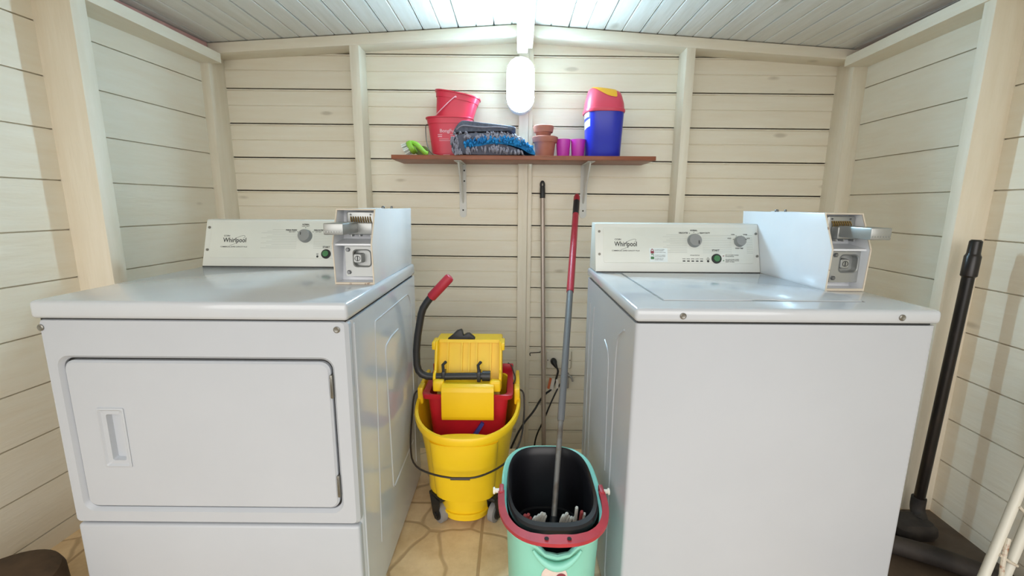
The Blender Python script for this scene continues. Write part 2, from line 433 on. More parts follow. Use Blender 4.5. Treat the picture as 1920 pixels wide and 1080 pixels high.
# ridge beam
mb = MB(); mb.loft([[(a, y, 1.838), (b, y, 1.838), (b, y, 1.965), (a, y, 1.965)] for y, a, b in ((YF, -.022, .025), (2.255, .011, .058))]); trim(mb, 'wood_y')
mb = MB(); mb.loft([[(a, y, 1.858), (b, y, 1.858), (b, y, 1.965), (a, y, 1.965)] for y, a, b in ((YF, .0255, .047), (2.255, .0585, .080))]); trim(mb, 'wood_y')

# ------------------------------------------------------------------ coin box shared by both machines
def coin_box(parent, x0, x1, yf, z0, yb, slide_dx, zs=1.0):
    """yf = most forward line (at mid height)"""
    h = .211*zs; zm = z0+.115*zs; zt = z0+h
    fr = [(yf+.047, zt), (yf, zm), (yf+.006, z0)]           # front outline (y,z), top to bottom
    def inset(dy): return [(y+dy, z) for y, z in fr]
    mb = MB(); tk = .0032
    bk = [(yb, z0), (yb+.02, zt)]
    for a, b in ((x0, x0+tk), (x1-tk, x1)):
        mb.prism(fr+bk, 'x', a, b, .0012)
    d = .05
    # body behind the front recess
    mb.prism([(fr[0][0]+d, zt-.002), (fr[1][0]+d+.03, zm), (fr[2][0]+d, z0+.002), (yb-.002, z0+.002), (yb+.018, zt-.002)], 'x', x0+tk*.5, x1-tk*.5)
    # top, bottom and middle lips
    mb.prism([(fr[0][0], zt), (fr[0][0]+.12, zt), (fr[0][0]+.12, zt-tk), (fr[0][0]-.001, zt-tk)], 'x', x0+.001, x1-.001)
    mb.prism([(fr[2][0], z0), (fr[2][0]+.12, z0), (fr[2][0]+.12, z0+.006), (fr[2][0]-.001, z0+.006)], 'x', x0+.001, x1-.001)
    mb.prism([(yf+.012, zm), (yf+.10, zm+.012), (yf+.10, zm-.004), (yf+.012, zm-.005)], 'x', x0+.001, x1-.001)
    hs = part(mb, 'coin_box', 'coin_white', parent, 25, 'white enamelled coin box with chipped front rim')
    # chipped rim strip around the front opening
    mb = MB()
    for (ya, za), (yb2, zb2) in ((fr[0], fr[1]), (fr[1], fr[2])):
        for xx in (x0+.0016, x1-.0016):
            mb.tube([(xx, ya, za), (xx, yb2, zb2)], .0022, 6)
    mb.tube([(x0+.002, fr[0][0], zt-.0016), (x1-.002, fr[0][0], zt-.0016)], .0022, 6)
    mb.tube([(x0+.002, fr[2][0], z0+.003), (x1-.002, fr[2][0], z0+.003)], .0036, 6)
    part(mb, 'rim', 'rust', hs)
    # upper plate
    mb = MB(); yu = fr[0][0]+.018
    xa, xb = x0+.022, x1-.006
    mb.loft([Y_(rrect(xa, xb, zm+.022, zt-.008, .006), yu+.004), Y_(rrect(xa, xb, zm+.022, zt-.008, .006), yu), Y_(rrect(xa+.002, xb-.002, zm+.024, zt-.010, .005), yu-.0015)])
    part(mb, 'slide_plate', 'zinc', hs)
    for xx in (xa+.012, xb-.014):
        mb = MB(); mb.lathe([(.0025, 0), (.0025, .002), (.0015, .003)], (xx, yu-.0015, zt-.016), 10, Matrix.Rotation(pi/2, 3, 'X').to_4x4(), cap1=True)
        part(mb, 'screw', 'zinc_dark', hs)
    # comb of coin fingers
    n = 9
    for i in range(n):
        mb = MB(); xx = xa+.014+i*(xb-xa-.028)/(n-1)
        mb.tube([(xx-.0015, yu-.002, zt-.022), (xx, yu-.007, zt-.030), (xx+.0015, yu-.004, zt-.038)], .0019, 6)
        part(mb, 'coin_finger', 'brass', hs)
    # slide body and tongue
    mb = MB(); zc = z0+.163
    mb.box(xa+.012, xb-.002, yf+.035, yu-.002, zc-.024, zc+.010, .004)
    for xx in (xa+.018, (xa+xb)/2, xb-.010): mb.box(xx-.0015, xx+.0015, yf+.045, yu, zm+.018, zc-.022)
    part(mb, 'slide_body', 'zinc', hs)
    mb = MB(); ya, yb3 = yf-.075, yf+.045
    ta, tb = (xa+slide_dx, xa+slide_dx+.052)
    mb.box(ta, tb, ya, yb3, zc-.018, zc+.012, .003)
    for i in range(7): mb.lathe([(.0016, 0), (.0016, .0015)], (ta+.005+i*.007, ya, zc-.010), 8, Matrix.Rotation(pi/2, 3, 'X').to_4x4(), cap1=True)
    part(mb, 'coin_slide', 'zinc', hs, label='zinc push slide sticking out of the front')
    # lower lock plate with dished cup, cylinder and two bolts
    lx0, lx1, lz0, lz1 = x0+.024, x1-.0035, z0+.020, zm-.008; yl = yf+.030
    cx, cz_ = x0+.072, z0+.072
    N = 6
    mb = MB()
    outer = rrect(lx0, lx1, lz0, lz1, .002, N); hole = rrect(cx-.027, cx+.027, cz_-.026, cz_+.026, .012, N); inn = rrect(cx-.024, cx+.024, cz_-.023, cz_+.023, .011, N)
    mb.loft([Y_(outer, yl+.006), Y_(outer, yl), Y_(hole, yl), Y_(rrect(cx-.026, cx+.026, cz_-.025, cz_+.025, .012, N), yl-.002), Y_(inn, yl), Y_(inn, yl+.02)], cap0=False)
    part(mb, 'lock_plate', 'zinc', hs)
    rx = Matrix.Rotation(pi/2, 4, 'X')
    mb = MB(); kx = cx-.012
    mb.loft([Y_(rrect(kx-.013, kx+.013, cz_-.014, cz_+.014, .005, 5), yl+.019), Y_(rrect(kx-.012, kx+.012, cz_-.013, cz_+.013, .005, 5), yl-.002), Y_(rrect(kx-.010, kx+.010, cz_-.011, cz_+.011, .004, 5), yl-.004)])
    lk = part(mb, 'lock', 'zinc', hs)
    mb = MB(); mb.box(kx-.0016, kx+.0016, yl-.0046, yl-.003, cz_-.007, cz_+.007)
    mb.lathe([(.008, 0), (.008, .001), (.0065, .001), (.0065, 0)], (kx, yl-.0038, cz_), 20, rx)
    part(mb, 'keyhole', 'knob_mark', hs)
    for zq in (lz1-.010, lz0+.012):
        mb = MB(); mb.lathe([(.0062, 0), (.0062, .004), (.0045, .006)], (lx0+.009, yl, zq), 6, rx, cap1=True)
        part(mb, 'bolt', 'zinc_dark', hs)
    # lock knobs on the top
    for xx, r_ in (((x0+x1)/2-.01, .006), ((x0+x1)/2+.02, .004)):
        mb = MB(); mb.lathe([(r_, 0), (r_, .005), (r_*.7, .008)], (xx, yb-.12, zt-.0005), 12, cap1=True); part(mb, 'top_bolt', 'zinc_dark', hs)
    return hs

def side_rib(mb, pts, x, sx, r=.0026):
    """raised bead along the side panel; pts (y,z)"""
    mb.tube([(x, y, z) for y, z in pts], r, 8)
def round_poly(pts, r, seg=5):
    out = [pts[0]]
    for i in range(1, len(pts)-1):
        p, q, s_ = Vector(pts[i-1]), Vector(pts[i]), Vector(pts[i+1])
        a = (p-q).normalized(); b = (s_-q).normalized()
        rr = min(r, (p-q).length*.45, (s_-q).length*.45)
        A, B = q+a*rr, q+b*rr
        for k in range(seg+1):
            t_ = k/seg; out.append(tuple(A*(1-t_)**2+q*2*t_*(1-t_)+B*t_**2))
    out.append(pts[-1]); return out
def vertical_front(e, yf):
    a, b = e.verts; return abs(a.co.z-b.co.z) > .1 and abs(a.co.y-yf) < 1e-4

def add_screw(parent, x, y, z, r=.0075, name='screw'):
    mb = MB(); mb.lathe([(r, 0), (r, .002), (r*.7, .0035), (r*.25, .0028)], (x, y, z), 16, Matrix.Rotation(pi/2, 4, 'X'), cap1=True)
    return part(mb, name, 'screw', parent)

def console_shell(x0, x1, yb, zb, yt, zt, yback):
    mb = MB()
    mb.prism([(yb, zb), (yt, zt), (yt+.006, zt+.003), (yback, zt+.003), (yback+.012, zb)], 'x', x0, x1, .0022)
    return mb
def console_fn(x0, yb, zb, yt, zt):
    L = sqrt((yt-yb)**2+(zt-zb)**2); dy, dz = (yt-yb)/L, (zt-zb)/L
    return lambda u, v, off: (x0+u, yb+v*dy-off*dz, zb+v*dz+off*dy)
def overlay(fn, u0, u1, v0, v1):
    mb = MB(); r = rrect(u0, u1, v0, v1, .008); r2 = rrect(u0+.0012, u1-.0012, v0+.0012, v1-.0012, .007)
    mb.loft([[fn(*p, -.002) for p in r], [fn(*p, .0012) for p in r], [fn(*p, .0018) for p in r2]], cap0=False)
    return mb
def logo(pr, fn, u0, u1, v, k=1.0):
    o = .0021; c = (u0+u1)/2
    put_text(pr, 'Whirlpool', fn, c, v, .0235, .0004, width=u1-u0, off=o)
    put_text(pr, 'COIN', fn, u0+.012, v+.0165, .0075, .0002, width=.022, off=o)
    # orbit ring behind the word
    n = 40; ring = []
    for kk in range(n+1):
        a = math.radians(-150)+kk/n*math.radians(250)
        e = Vector((.034*cos(a), .0085*sin(a))); th = math.radians(30)
        ring.append((c+.006+e.x*cos(th)-e.y*sin(th), v-.0005+e.x*sin(th)+e.y*cos(th)))
    for i in range(n):
        if 8 < i < 17: continue
        (a0, b0), (a1, b1) = ring[i], ring[i+1]
        d = Vector((a1-a0, b1-b0)).normalized()*.00045; nx, ny = -d.y, d.x
        pr.add([fn(a0+nx, b0+ny, o), fn(a0-nx, b0-ny, o), fn(a1-nx, b1-ny, o), fn(a1+nx, b1+ny, o)], [[0, 1, 2, 3]])

# ------------------------------------------------------------------ dryer
DX0, DX1, DY0, DY1 = -1.124, -.387, 1.011, 1.716
dry = thing('dryer', 'white front-loading coin-operated dryer with a wide door on its front, left of the mop bucket', 'dryer', ((DX0+DX1)/2, (DY0+DY1)/2, 0))
ZS = .869
mb = MB(); mb.box(DX0, DX1, DY0+.022, DY1, .012, ZS-.003, .012, 3, lambda e: vertical_front(e, DY0+.022))
for xs in (DX1, DX0):
    side_rib(mb, [(1.046, .855), (1.046, .03)], xs, 1, .0030)
    side_rib(mb, round_poly([(1.168, .15), (1.206, .80), (1.209, .817), (1.60, .817), (1.64, .78), (1.64, .12)], .02), xs, 1, .0022)
    side_rib(mb, round_poly([(1.604, .233), (1.312, .225), (1.293, .715), (1.36, .727), (1.446, .727)], .02), xs, 1, .0030)
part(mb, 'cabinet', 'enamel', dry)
# top
mb = MB(); mb.box(DX0-.004, DX1+.002, DY0-.006, DY1+.004, ZS+.0015, .914, .010, 3); part(mb, 'top_panel', 'enamel', dry)
mb = MB(); mb.box(DX0+.008, DX1-.008, DY0+.006, DY1-.004, ZS-.004, ZS+.003); part(mb, 'seam', 'seam', dry)
# front panel with rounded door opening
ZL = .327
mb = MB(); S = 6
out = rrect(DX0+.002, DX1-.002, ZL+.003, ZS-.001, .012, S); out2 = rrect(DX0+.010, DX1-.010, ZL+.008, ZS-.003, .010, S)
h0 = rrect(-1.0905, -.4265, .3635, .7795, .030, S); h1 = rrect(-1.083, -.434, .371, .772, .026, S)
mb.loft([Y_(out, DY0+.028), Y_(out, DY0+.008), Y_(out2, DY0), Y_(h0, DY0), Y_(h1, DY0+.009), Y_(h1, DY0+.022)], cap0=False, cap1=False)
part(mb, 'front_panel', 'enamel_dimmed', dry)
mb = MB(); mb.box(-1.086, -.431, DY0+.016, DY0+.026, .368, .775); part(mb, 'door_gasket', 'seam', dry)
# door
dd = rrect(-1.079, -.4385, .3755, .7665, .024, S); d2 = rrect(-1.074, -.4435, .3805, .7615, .020, S)
hh0 = rrect(-1.016, -.950, .4885, .6455, .004, S); 
mb = MB(); mb.loft([Y_(dd, DY0+.018), Y_(dd, DY0+.006), Y_(d2, DY0+.001), Y_(hh0, DY0+.001), Y_(hh0, DY0+.01)], cap0=False, cap1=False)
door = part(mb, 'door', 'enamel_dimmed', dry)
mb = MB()
g0 = rrect(-1.0165, -.9495, .488, .646, .004, S); g1 = rrect(-1.0125, -.9535, .492, .642, .004, S); g2 = rrect(-1.0085, -.9575, .496, .638, .004, S)
g3 = rrect(-.9965, -.9625, .506, .629, .005, S); g4 = rrect(-.993, -.966, .510, .625, .005, S)
mb.loft([Y_(g0, DY0+.004), Y_(g0, DY0-.001), Y_(g1, DY0-.002), Y_(g2, DY0+.0015), Y_(g3, DY0+.0015), Y_(g4, DY0+.014)], cap0=False)
part(mb, 'door_handle', 'enamel_dimmed', door)
for za, zb in ((.675, .735), (.408, .468)):
    mb = MB(); mb.box(-.4405, -.4335, DY0-.001, DY0+.014, za, zb, .0022); mb.box(-.439, -.4365, DY0-.003, DY0, za+.008, zb-.008, .0008)
    part(mb, 'hinge', 'screw', dry)
mb = MB(); mb.box(DX0+.004, DX1-.004, DY0+.003, DY0+.028, .018, ZL-.004, .008, 3); part(mb, 'kick_panel', 'enamel_dimmed', dry)
mb = MB(); mb.box(DX0+.012, DX1-.012, DY0+.018, DY0+.030, ZL-.006, ZL+.006); part(mb, 'lower_seam', 'seam', dry)
for xx in (-1.1125, -.4145): add_screw(dry, xx, DY0, .8485, .0078)
for xx in (DX0+.05, DX1-.05):
    for yy in (DY0+.06, DY1-.06):
        mb = MB(); mb.lathe([(.022, 0), (.022, .006), (.01, .008), (.01, .014)], (xx, yy, 0), 16, cap0=True); part(mb, 'levelling_foot', 'black', dry)
# console
cargs = (-1.123, 1.59, .917, 1.645, 1.0775)
mb = console_shell(-1.123, -.506, 1.59, .9145, 1.645, 1.0775, 1.70); con = part(mb, 'control_console', 'console', dry)
fn = console_fn(*cargs)
part(overlay(fn, .0205, .605, .030, .163), 'overlay', 'panel', con)
mb = MB(); mb.box(-1.121, -.508, 1.5885, 1.60, .9135, .9165); part(mb, 'console_seam', 'seam', con)
pr = MB(); logo(pr, fn, .0685, .1525, .0945)
put_text(pr, 'COMMERCIAL SUPER CAPACITY PLUS', fn, .109, .0702, .0062, .0001, width=.097, off=.0021)
part(pr, 'brand_lettering', 'print', con); pr = MB()
put_text(pr, 'NORMAL', fn, .3645, .1552, .0075, .0003, width=.026, off=.0021); put_text(pr, 'HIGH HEAT', fn, .3645, .1487, .0052, .0001, width=.027, off=.0021)
put_text(pr, 'PERM PRESS', fn, .313, .1338, .0072, .0003, width=.040, off=.0021); put_text(pr, 'MED HEAT', fn, .317, .1275, .0050, .0001, width=.024, off=.0021)
put_text(pr, 'DELICATES', fn, .4125, .1338, .0072, .0003, width=.034, off=.0021); put_text(pr, 'LOW HEAT', fn, .413, .1275, .0050, .0001, width=.022, off=.0021)
for a, b in ((.3645, .1435), (.337, .1275), (.3925, .1275)): put_disc(pr, fn, a, b, .0016, off=.0021, n=8)
part(pr, 'dial_lettering', 'print', con); pr = MB()
put_text(pr, 'START', fn, .4446, .0712, .0085, .0003, width=.026, off=.0021)
put_text(pr, 'LINT', fn, .414, .0465, .0042, .0001, off=.0021); put_text(pr, 'ON', fn, .414, .0425, .0042, .0001, off=.0021)
put_disc(pr, fn, .4146, .0363, .0040, off=.0021)
part(pr, 'status_lettering', 'print', con)
for zone in ((.205, .336), (.397, .600)):
    pr = MB()
    for i in range(12):
        v = .067+i*.0062; put_quad(pr, fn, zone[0]+(.02*(i % 3) if zone[0] < .3 else 0), zone[1], v-.0006, v+.0006, .0020)
    part(pr, 'stripe_pattern', 'print_grey', con)
mb = MB(); put_disc(mb, fn, .3663, .1116, .0245, .020, n=36, r2=.0222); kb = part(mb, 'dial', 'knob', con)
mb = MB(); put_quad(mb, fn, .354, .3575, .112, .122, .0205); part(mb, 'dial_mark', 'knob_mark', con)
mb = MB(); put_disc(mb, fn, .4456, .0458, .0170, .006, n=32); part(mb, 'button_ring', 'black', con)
mb = MB(); put_disc(mb, fn, .4448, .0465, .0112, .009, n=28); part(mb, 'start_button', 'green_btn', con)
for a, b in ((.0125, .1424), (.0132, .0593)):
    mb = MB(); put_disc(mb, fn, a, b, .0048, .0025, n=12); part(mb, 'screw', 'screw', con)
coin_box(dry, -.506, -.3945, 1.240, .9145, 1.712, -.012)

# ------------------------------------------------------------------ washer
WX0, WX1, WY0, WY1 = .2754, .9614, .977, 1.641
wsh = thing('washer', 'white top-loading coin-operated washer with plain front, right of the teal bucket', 'washing machine', ((WX0+WX1)/2, (WY0+WY1)/2, 0))
ZW = .880
mb = MB(); mb.box(WX0+.003, WX1-.003, WY0+.003, WY1, .012, ZW-.003, .010, 3, lambda e: vertical_front(e, WY0+.003))
for xs in (WX0+.003, WX1-.003):
    side_rib(mb, round_poly([(1.075, .835), (1.139, .80), (1.150, .74), (1.150, .06), (1.10, .03)], .05), xs, 1, .0030)
    side_rib(mb, round_poly([(1.30, .74), (1.25, .725), (1.235, .69), (1.215, .36)], .02), xs, 1, .0024)
    side_rib(mb, round_poly([(1.49, .80), (1.50, .70), (1.50, .20)], .02), xs, 1, .0024)
    side_rib(mb, round_poly([(1.56, .80), (1.57, .70), (1.57, .15)], .02), xs, 1, .0024)
part(mb, 'cabinet', 'enamel_dimmed', wsh)
mb = MB(); mb.box(WX0+.010, WX1-.010, WY0+.012, WY1-.006, ZW-.004, ZW+.003); part(mb, 'seam', 'seam', wsh)
mb = MB(); mb.box(WX0-.001, WX1+.001, WY0-.004, WY1+.004, ZW+.0015, .914, .010, 3); part(mb, 'top_panel', 'enamel', wsh)
# lid with a scooped grip at its front edge
mb = MB(); lx0, lx1, ly0, ly1 = .366, .848, 1.063, 1.492
fr = [(lx0, ly0), (.560, ly0), (.580, ly0+.006), (.600, ly0+.012), (.630, ly0+.012), (.650, ly0+.006), (.670, ly0), (lx1, ly0), (lx1, ly1), (lx0, ly1)]
mb.prism(fr, 'z', .913, .9165, .0014); part(mb, 'lid', 'enamel', wsh)
mb = MB()
for xs in (lx0-.0026, lx1+.0026): mb.box(xs-.0015, xs+.0015, ly0-.004, ly1, .9125, .9146)
mb.box(lx0, lx1, ly0-.0040, ly0-.0012, .9125, .9146); mb.box(.585, .645, ly0-.001, ly0+.010, .9125, .9146)
part(mb, 'lid_gap', 'knob', wsh)
for xx in (.381, .871): add_screw(wsh, xx, WY0-.004, .8975, .0072)
for xx in (WX0+.05, WX1-.05):
    for yy in (WY0+.06, WY1-.06):
        mb = MB(); mb.lathe([(.022, 0), (.022, .006), (.01, .008), (.01, .014)], (xx, yy, 0), 16, cap0=True); part(mb, 'levelling_foot', 'black', wsh)
wargs = (.2835, 1.525, .918, 1.575, 1.075)
mb = console_shell(.2835, .852, 1.525, .9145, 1.575, 1.077, 1.635); con = part(mb, 'control_console', 'console', wsh)
fn = console_fn(*wargs)
part(overlay(fn, .028, .548, .029, .155), 'overlay', 'panel', con)
mb = MB(); mb.box(.2855, .850, 1.5235, 1.535, .9135, .9165); part(mb, 'console_seam', 'seam', con)
pr = MB(); logo(pr, fn, .0667, .145, .0945)
put_text(pr, 'COMMERCIAL SUPER CAPACITY PLUS', fn, .105, .0712, .0062, .0001, width=.096, off=.0021)
part(pr, 'brand_lettering', 'print', con); pr = MB()
put_text(pr, 'NORMAL', fn, .3435, .1447, .0070, .0003, width=.025, off=.0021)
put_text(pr, 'DELICATES', fn, .3070, .1357, .0068, .0003, width=.031, off=.0021)
put_text(pr, 'HEAVY DUTY', fn, .3810, .1355, .0068, .0003, width=.037, off=.0021)
for a, b in ((.3435, .1380), (.3285, .1350), (.3585, .1350)): put_disc(pr, fn, a, b, .0014, off=.0021, n=8)
part(pr, 'dial_lettering', 'print', con); pr = MB()
put_text(pr, 'COLD', fn, .4660, .1168, .0058, .0002, width=.013, off=.0021); put_text(pr, 'COOL', fn, .4790, .1308, .0058, .0002, width=.013, off=.0021)
put_text(pr, 'WARM', fn, .5215, .1310, .0058, .0002, width=.014, off=.0021); put_text(pr, 'HOT', fn, .5320, .1172, .0058, .0002, width=.011, off=.0021)
for a, b in ((.4800, .1145), (.4900, .1265), (.5085, .1265), (.5215, .1145)): put_disc(pr, fn, a, b, .0014, off=.0021, n=8)
put_text(pr, 'WASH TEMP', fn, .4985, .0822, .0058, .0002, width=.028, off=.0021)
part(pr, 'temperature_lettering', 'print', con); pr = MB()
put_text(pr, 'START', fn, .4165, .0740, .0085, .0003, width=.026, off=.0021)
part(pr, 'button_lettering', 'print', con); pr = MB()
put_text(pr, 'CYCLE STATUS', fn, .3435, .0564, .0048, .0001, width=.032, off=.0021)
for i, nm in enumerate(('WASH', 'RINSE', 'SPIN', 'LID', 'DONE')):
    a = .3056+i*.0151; put_quad(pr, fn, a-.0046, a+.0046, .0342, .0382, .0021); put_text(pr, nm, fn, a, .0440, .0042, .0001, width=.011, off=.0021)
put_disc(pr, fn, .3886, .0363, .0042, off=.0021); put_text(pr, 'LID', fn, .3886, .0478, .0042, .0001, off=.0021); put_text(pr, 'LOCKED', fn, .3886, .0432, .0042, .0001, width=.013, off=.0021)
for i, (s_, b) in enumerate((('LID LOCKED WHILE', .0580), ('WASHING', .0530), ('LID UNLOCKED WHEN', .0430), ('GREEN LIGHT SHOWS', .0385), ('READY TO OPEN', .0340))):
    put_text(pr, s_, fn, .4490+(.046 if len(s_) > 14 else .030)/2, b, .0042, .0001, width=(.046 if len(s_) > 14 else .030), off=.0021)
part(pr, 'status_lettering', 'print', con)
for zone in ((.235, .318), (.372, .472), (.524, .546)):
    pr = MB()
    for i in range(11):
        v = .066+i*.0062; put_quad(pr, fn, zone[0]+(.012*(i % 3) if zone[0] < .3 else 0), zone[1], v-.0006, v+.0006, .0020)
    part(pr, 'stripe_pattern', 'print_grey', con)
for (u, v, r, ang) in ((.3434, .108, .0236, -60), (.5004, .1062, .0190, 35)):
    mb = MB(); put_disc(mb, fn, u, v, r, .018, n=36, r2=r*.92); dl = part(mb, 'dial', 'knob', con)
mb = MB(); put_quad(mb, fn, .3520, .3560, .094, .106, .0185); part(mb, 'dial_mark', 'knob_mark', con)
mb = MB(); put_quad(mb, fn, .5120, .5185, .1095, .1115, .0185); part(mb, 'dial_mark', 'knob_mark', con)
mb = MB(); put_disc(mb, fn, .4176, .0451, .0168, .006, n=32); part(mb, 'button_ring', 'black', con)
mb = MB(); put_disc(mb, fn, .4176, .0455, .0112, .009, n=28); part(mb, 'start_button', 'green_btn', con)
for a, b in ((.0145, .1395), (.0141, .059), (.5596, .1346), (.5596, .0553)):
    mb = MB(); put_disc(mb, fn, a, b, .0044, .0025, n=12); part(mb, 'screw', 'screw', con)
mb = MB(); put_quad(mb, fn, .187, .2494, .0324, .0808, .0022); stk = part(mb, 'sticker', 'label_white', con, label='white sticker with a red and a green padlock')
def padlock(fn, u, v, col, op):
    mb = MB(); put_quad(mb, fn, u-.0058, u+.0058, v-.008, v+.001, .0027)
    n = 12; sh = .003 if op else 0
    for k in range(n):
        a, b = pi*k/n, pi*(k+1)/n
        if op and k > 9: continue
        pts = [(q*cos(t_)*.0052+u, v+.001+q*sin(t_)*.0075+sh) for t_ in (a, b) for q in (1, .62)]
        mb.add([fn(*pts[0], .0027), fn(*pts[1], .0027), fn(*pts[3], .0027), fn(*pts[2], .0027)], [[0, 1, 2, 3]])
    part(mb, 'padlock_mark', col, con)
padlock(fn, .1967, .0700, 'berry', False); padlock(fn, .1967, .0500, 'green_btn', True)
pr = MB()
for s_, b, wd in (('IF LIGHT IS RED', .0755, .034), ('LID IS LOCKED', .0715, .030), ('DO NOT FORCE OPEN', .0655, .038), ('IF LIGHT IS GREEN', .0560, .036), ('LID IS UNLOCKED', .0515, .036), ('CLOSE LID TO', .0445, .030), ('START WASH', .0400, .028)):
    put_text(pr, s_, fn, .2050+wd/2, b, .0042, 0, width=wd, off=.0027)
part(pr, 'sticker_print', 'print', con)
mb = MB(); put_disc(mb, fn, .4421, .0548, .0020, off=.0024, n=10); part(mb, 'red_mark', 'berry', con)
mb = MB(); put_disc(mb, fn, .4422, .0385, .0020, off=.0024, n=10); part(mb, 'green_mark', 'green_btn', con)
coin_box(wsh, .8525, .9575, 1.196, .9145, 1.665, .016, .99)

# ------------------------------------------------------------------ yellow mop bucket
bx, by = -.168, 1.61
bk = thing('mop_bucket', 'yellow wheeled mop bucket with a red inner tub and wringer', 'mop bucket', (bx, by, 0))
def rimz(y): return .368+(y-1.37)*.16
def bucket_ring(hw, yf, yb, zfun, n=2.7, N=56):
    cy = (yf+yb)/2
    pts = sell(bx, cy, hw, (yb-yf)/2, n, N)
    return [(x, y, zfun(y)) for x, y in pts]
mb = MB(); rings = []
for t_, hw, yf, yb, nn in ((0, .148, 1.422, 1.81, 3.2), (.15, .150, 1.418, 1.815, 3.), (.5, .162, 1.405, 1.825, 2.7), (.8, .178, 1.385, 1.835, 2.4), (.93, .188, 1.375, 1.84, 2.3)):
    rings.append(bucket_ring(hw, yf, yb, lambda y: .112+(rimz(y)-.112)*t_, nn))
for hw, yf, yb, dz, nn in ((.196, 1.366, 1.848, -.022, 2.3), (.200, 1.362, 1.852, -.004, 2.3), (.196, 1.366, 1.848, .004, 2.3), (.186, 1.377, 1.838, .002, 2.3), (.182, 1.382, 1.834, -.02, 2.3)):
    rings.append(bucket_ring(hw, yf, yb, lambda y: rimz(y)+dz, nn))
for t_, hw, yf, yb, nn in ((.5, .153, 1.413, 1.818, 2.7), (.1, .135, 1.432, 1.805, 3.)):
    rings.append(bucket_ring(hw, yf, yb, lambda y: .112+(rimz(y)-.112)*t_, nn))
mb.loft(rings)
# central foot between the wheels
mb.loft([Z_(sell(bx, 1.60, .104, .178, 2.5), .020), Z_(sell(bx, 1.60, .108, .190, 2.5), .030), Z_(sell(bx, 1.60, .120, .194, 2.5), .12)])
mb.loft([Z_(sell(bx, 1.60, .112, .199, 2.5), .052), Z_(sell(bx, 1.60, .112, .199, 2.5), .060)])
# bulging front rib and raised posts on both rims
mb.loft([Z_(sell(bx, 1.455, .105, .052, 2.2), .110), Z_(sell(bx, 1.435, .115, .052, 2.2), .25), Z_(sell(bx, 1.425, .120, .045, 2.2), .335)])
for sx in (-1, 1):
    xa = bx+sx*.196; mb.box(min(xa, xa-sx*.022), max(xa, xa-sx*.022), 1.60, 1.655, .385, .452, .006)
    mb.box(min(xa, xa-sx*.016), max(xa, xa-sx*.016), 1.655, 1.80, .385, .452, .006)
buck = part(mb, 'bucket', 'yellow', bk, 40, 'yellow plastic bucket')
# red inner tub
def rr_ring(x0, x1, y0, y1, z, r=.025): return Z_(rrect(x0, x1, y0, y1, r, 5), z)
mb = MB()
mb.loft([rr_ring(bx-.125, bx+.125, 1.575, 1.78, .13), rr_ring(bx-.152, bx+.152, 1.565, 1.80, .425), rr_ring(bx-.168, bx+.168, 1.552, 1.812, .428, .02), rr_ring(bx-.170, bx+.170, 1.550, 1.815, .445, .02),
         rr_ring(bx-.166, bx+.166, 1.555, 1.81, .447, .02), rr_ring(bx-.147, bx+.147, 1.571, 1.795, .440), rr_ring(bx-.120, bx+.120, 1.58, 1.775, .145)])
for (xa, xb) in ((bx-.17, bx-.10), (bx+.10, bx+.17)): mb.box(xa, xb, 1.80, 1.815, .44, .475, .004)
tub = part(mb, 'inner_tub', 'red', bk, 35, 'red plastic inner tub')
mb = MB(); 
p0, p1 = Vector((-.155, 1.5600, .258)), Vector((-.112, 1.5588, .330))
d = (p1-p0).normalized(); nrm = Vector((d.z, 0, -d.x))*.0085
q = [p0-nrm, p0+nrm, p1+nrm*.75, p1-nrm*.75]
mb.loft([[tuple(v+Vector((0, .012, 0))) for v in q], [tuple(v-Vector((0, .004, 0))) for v in q]])
part(mb, 'blue_strip', 'blue', bk)
# wringer
wx0, wx1 = -.300, -.042
mb = MB()
# back panel, ribbed, leaning back
def wq(x, v, off): return (x, 1.642+off+.055*v, .470+.142*v)
def slab(x0, x1, v0, v1, o0, o1):
    vs = [wq(x0, v0, o0), wq(x1, v0, o0), wq(x1, v1, o0), wq(x0, v1, o0), wq(x0, v0, o1), wq(x1, v0, o1), wq(x1, v1, o1), wq(x0, v1, o1)]
    mb.add(vs, [[0, 1, 2, 3], [7, 6, 5, 4], [0, 4, 5, 1], [1, 5, 6, 2], [2, 6, 7, 3], [3, 7, 4, 0]])
slab(wx0+.008, wx1-.008, -.55, 1, 0, .006)
for xx in (-.255, -.2, -.171, -.142, -.087): slab(xx-.003, xx+.003, -.3, .97, -.010, .001)
slab(wx0+.004, wx1-.004, .96, 1.04, -.012, .07)
# side cheeks
for xs in (wx0, wx1-.010):
    cheek = [(1.585, .455), (1.578, .50), (1.590, .515), (1.612, .520), (1.640, .600), (1.650, .622), (1.770, .615), (1.765, .455)]
    mb.prism(cheek, 'x', xs, xs+.010, .002)
for xs, d in ((wx0-.010, 0), (wx1-.004, 0)): mb.box(xs, xs+.014, 1.632, 1.70, .592, .622, .003)
# cross floor and front apron
mb.box(wx0+.012, wx1-.012, 1.578, 1.66, .455, .470, .003)
for s0, s1 in ((wx0+.002, wx0+.044), (wx1-.044, wx1-.002)): mb.box(s0, s1, 1.560, 1.590, .452, .496, .008, 3)
prof = [(1.585, .482), (1.560, .486), (1.543, .478), (1.537, .462), (1.535, .365), (1.538, .352), (1.546, .350), (1.546, .46), (1.556, .472), (1.585, .470)]
mb.prism(prof, 'x', -.263, -.069, .0022)
wr = part(mb, 'wringer', 'yellow', bk, 35, 'yellow plastic side-press wringer')
mb = MB()
mb.prism([(-.262, .614), (-.238, .634), (-.222, .650), (-.203, .656), (-.198, .646), (-.196, .632), (-.182, .640), (-.172, .640), (-.150, .622), (-.150, .612), (-.262, .608)], 'y', 1.69, 1.715, .003)
part(mb, 'release_lever', 'black', bk)
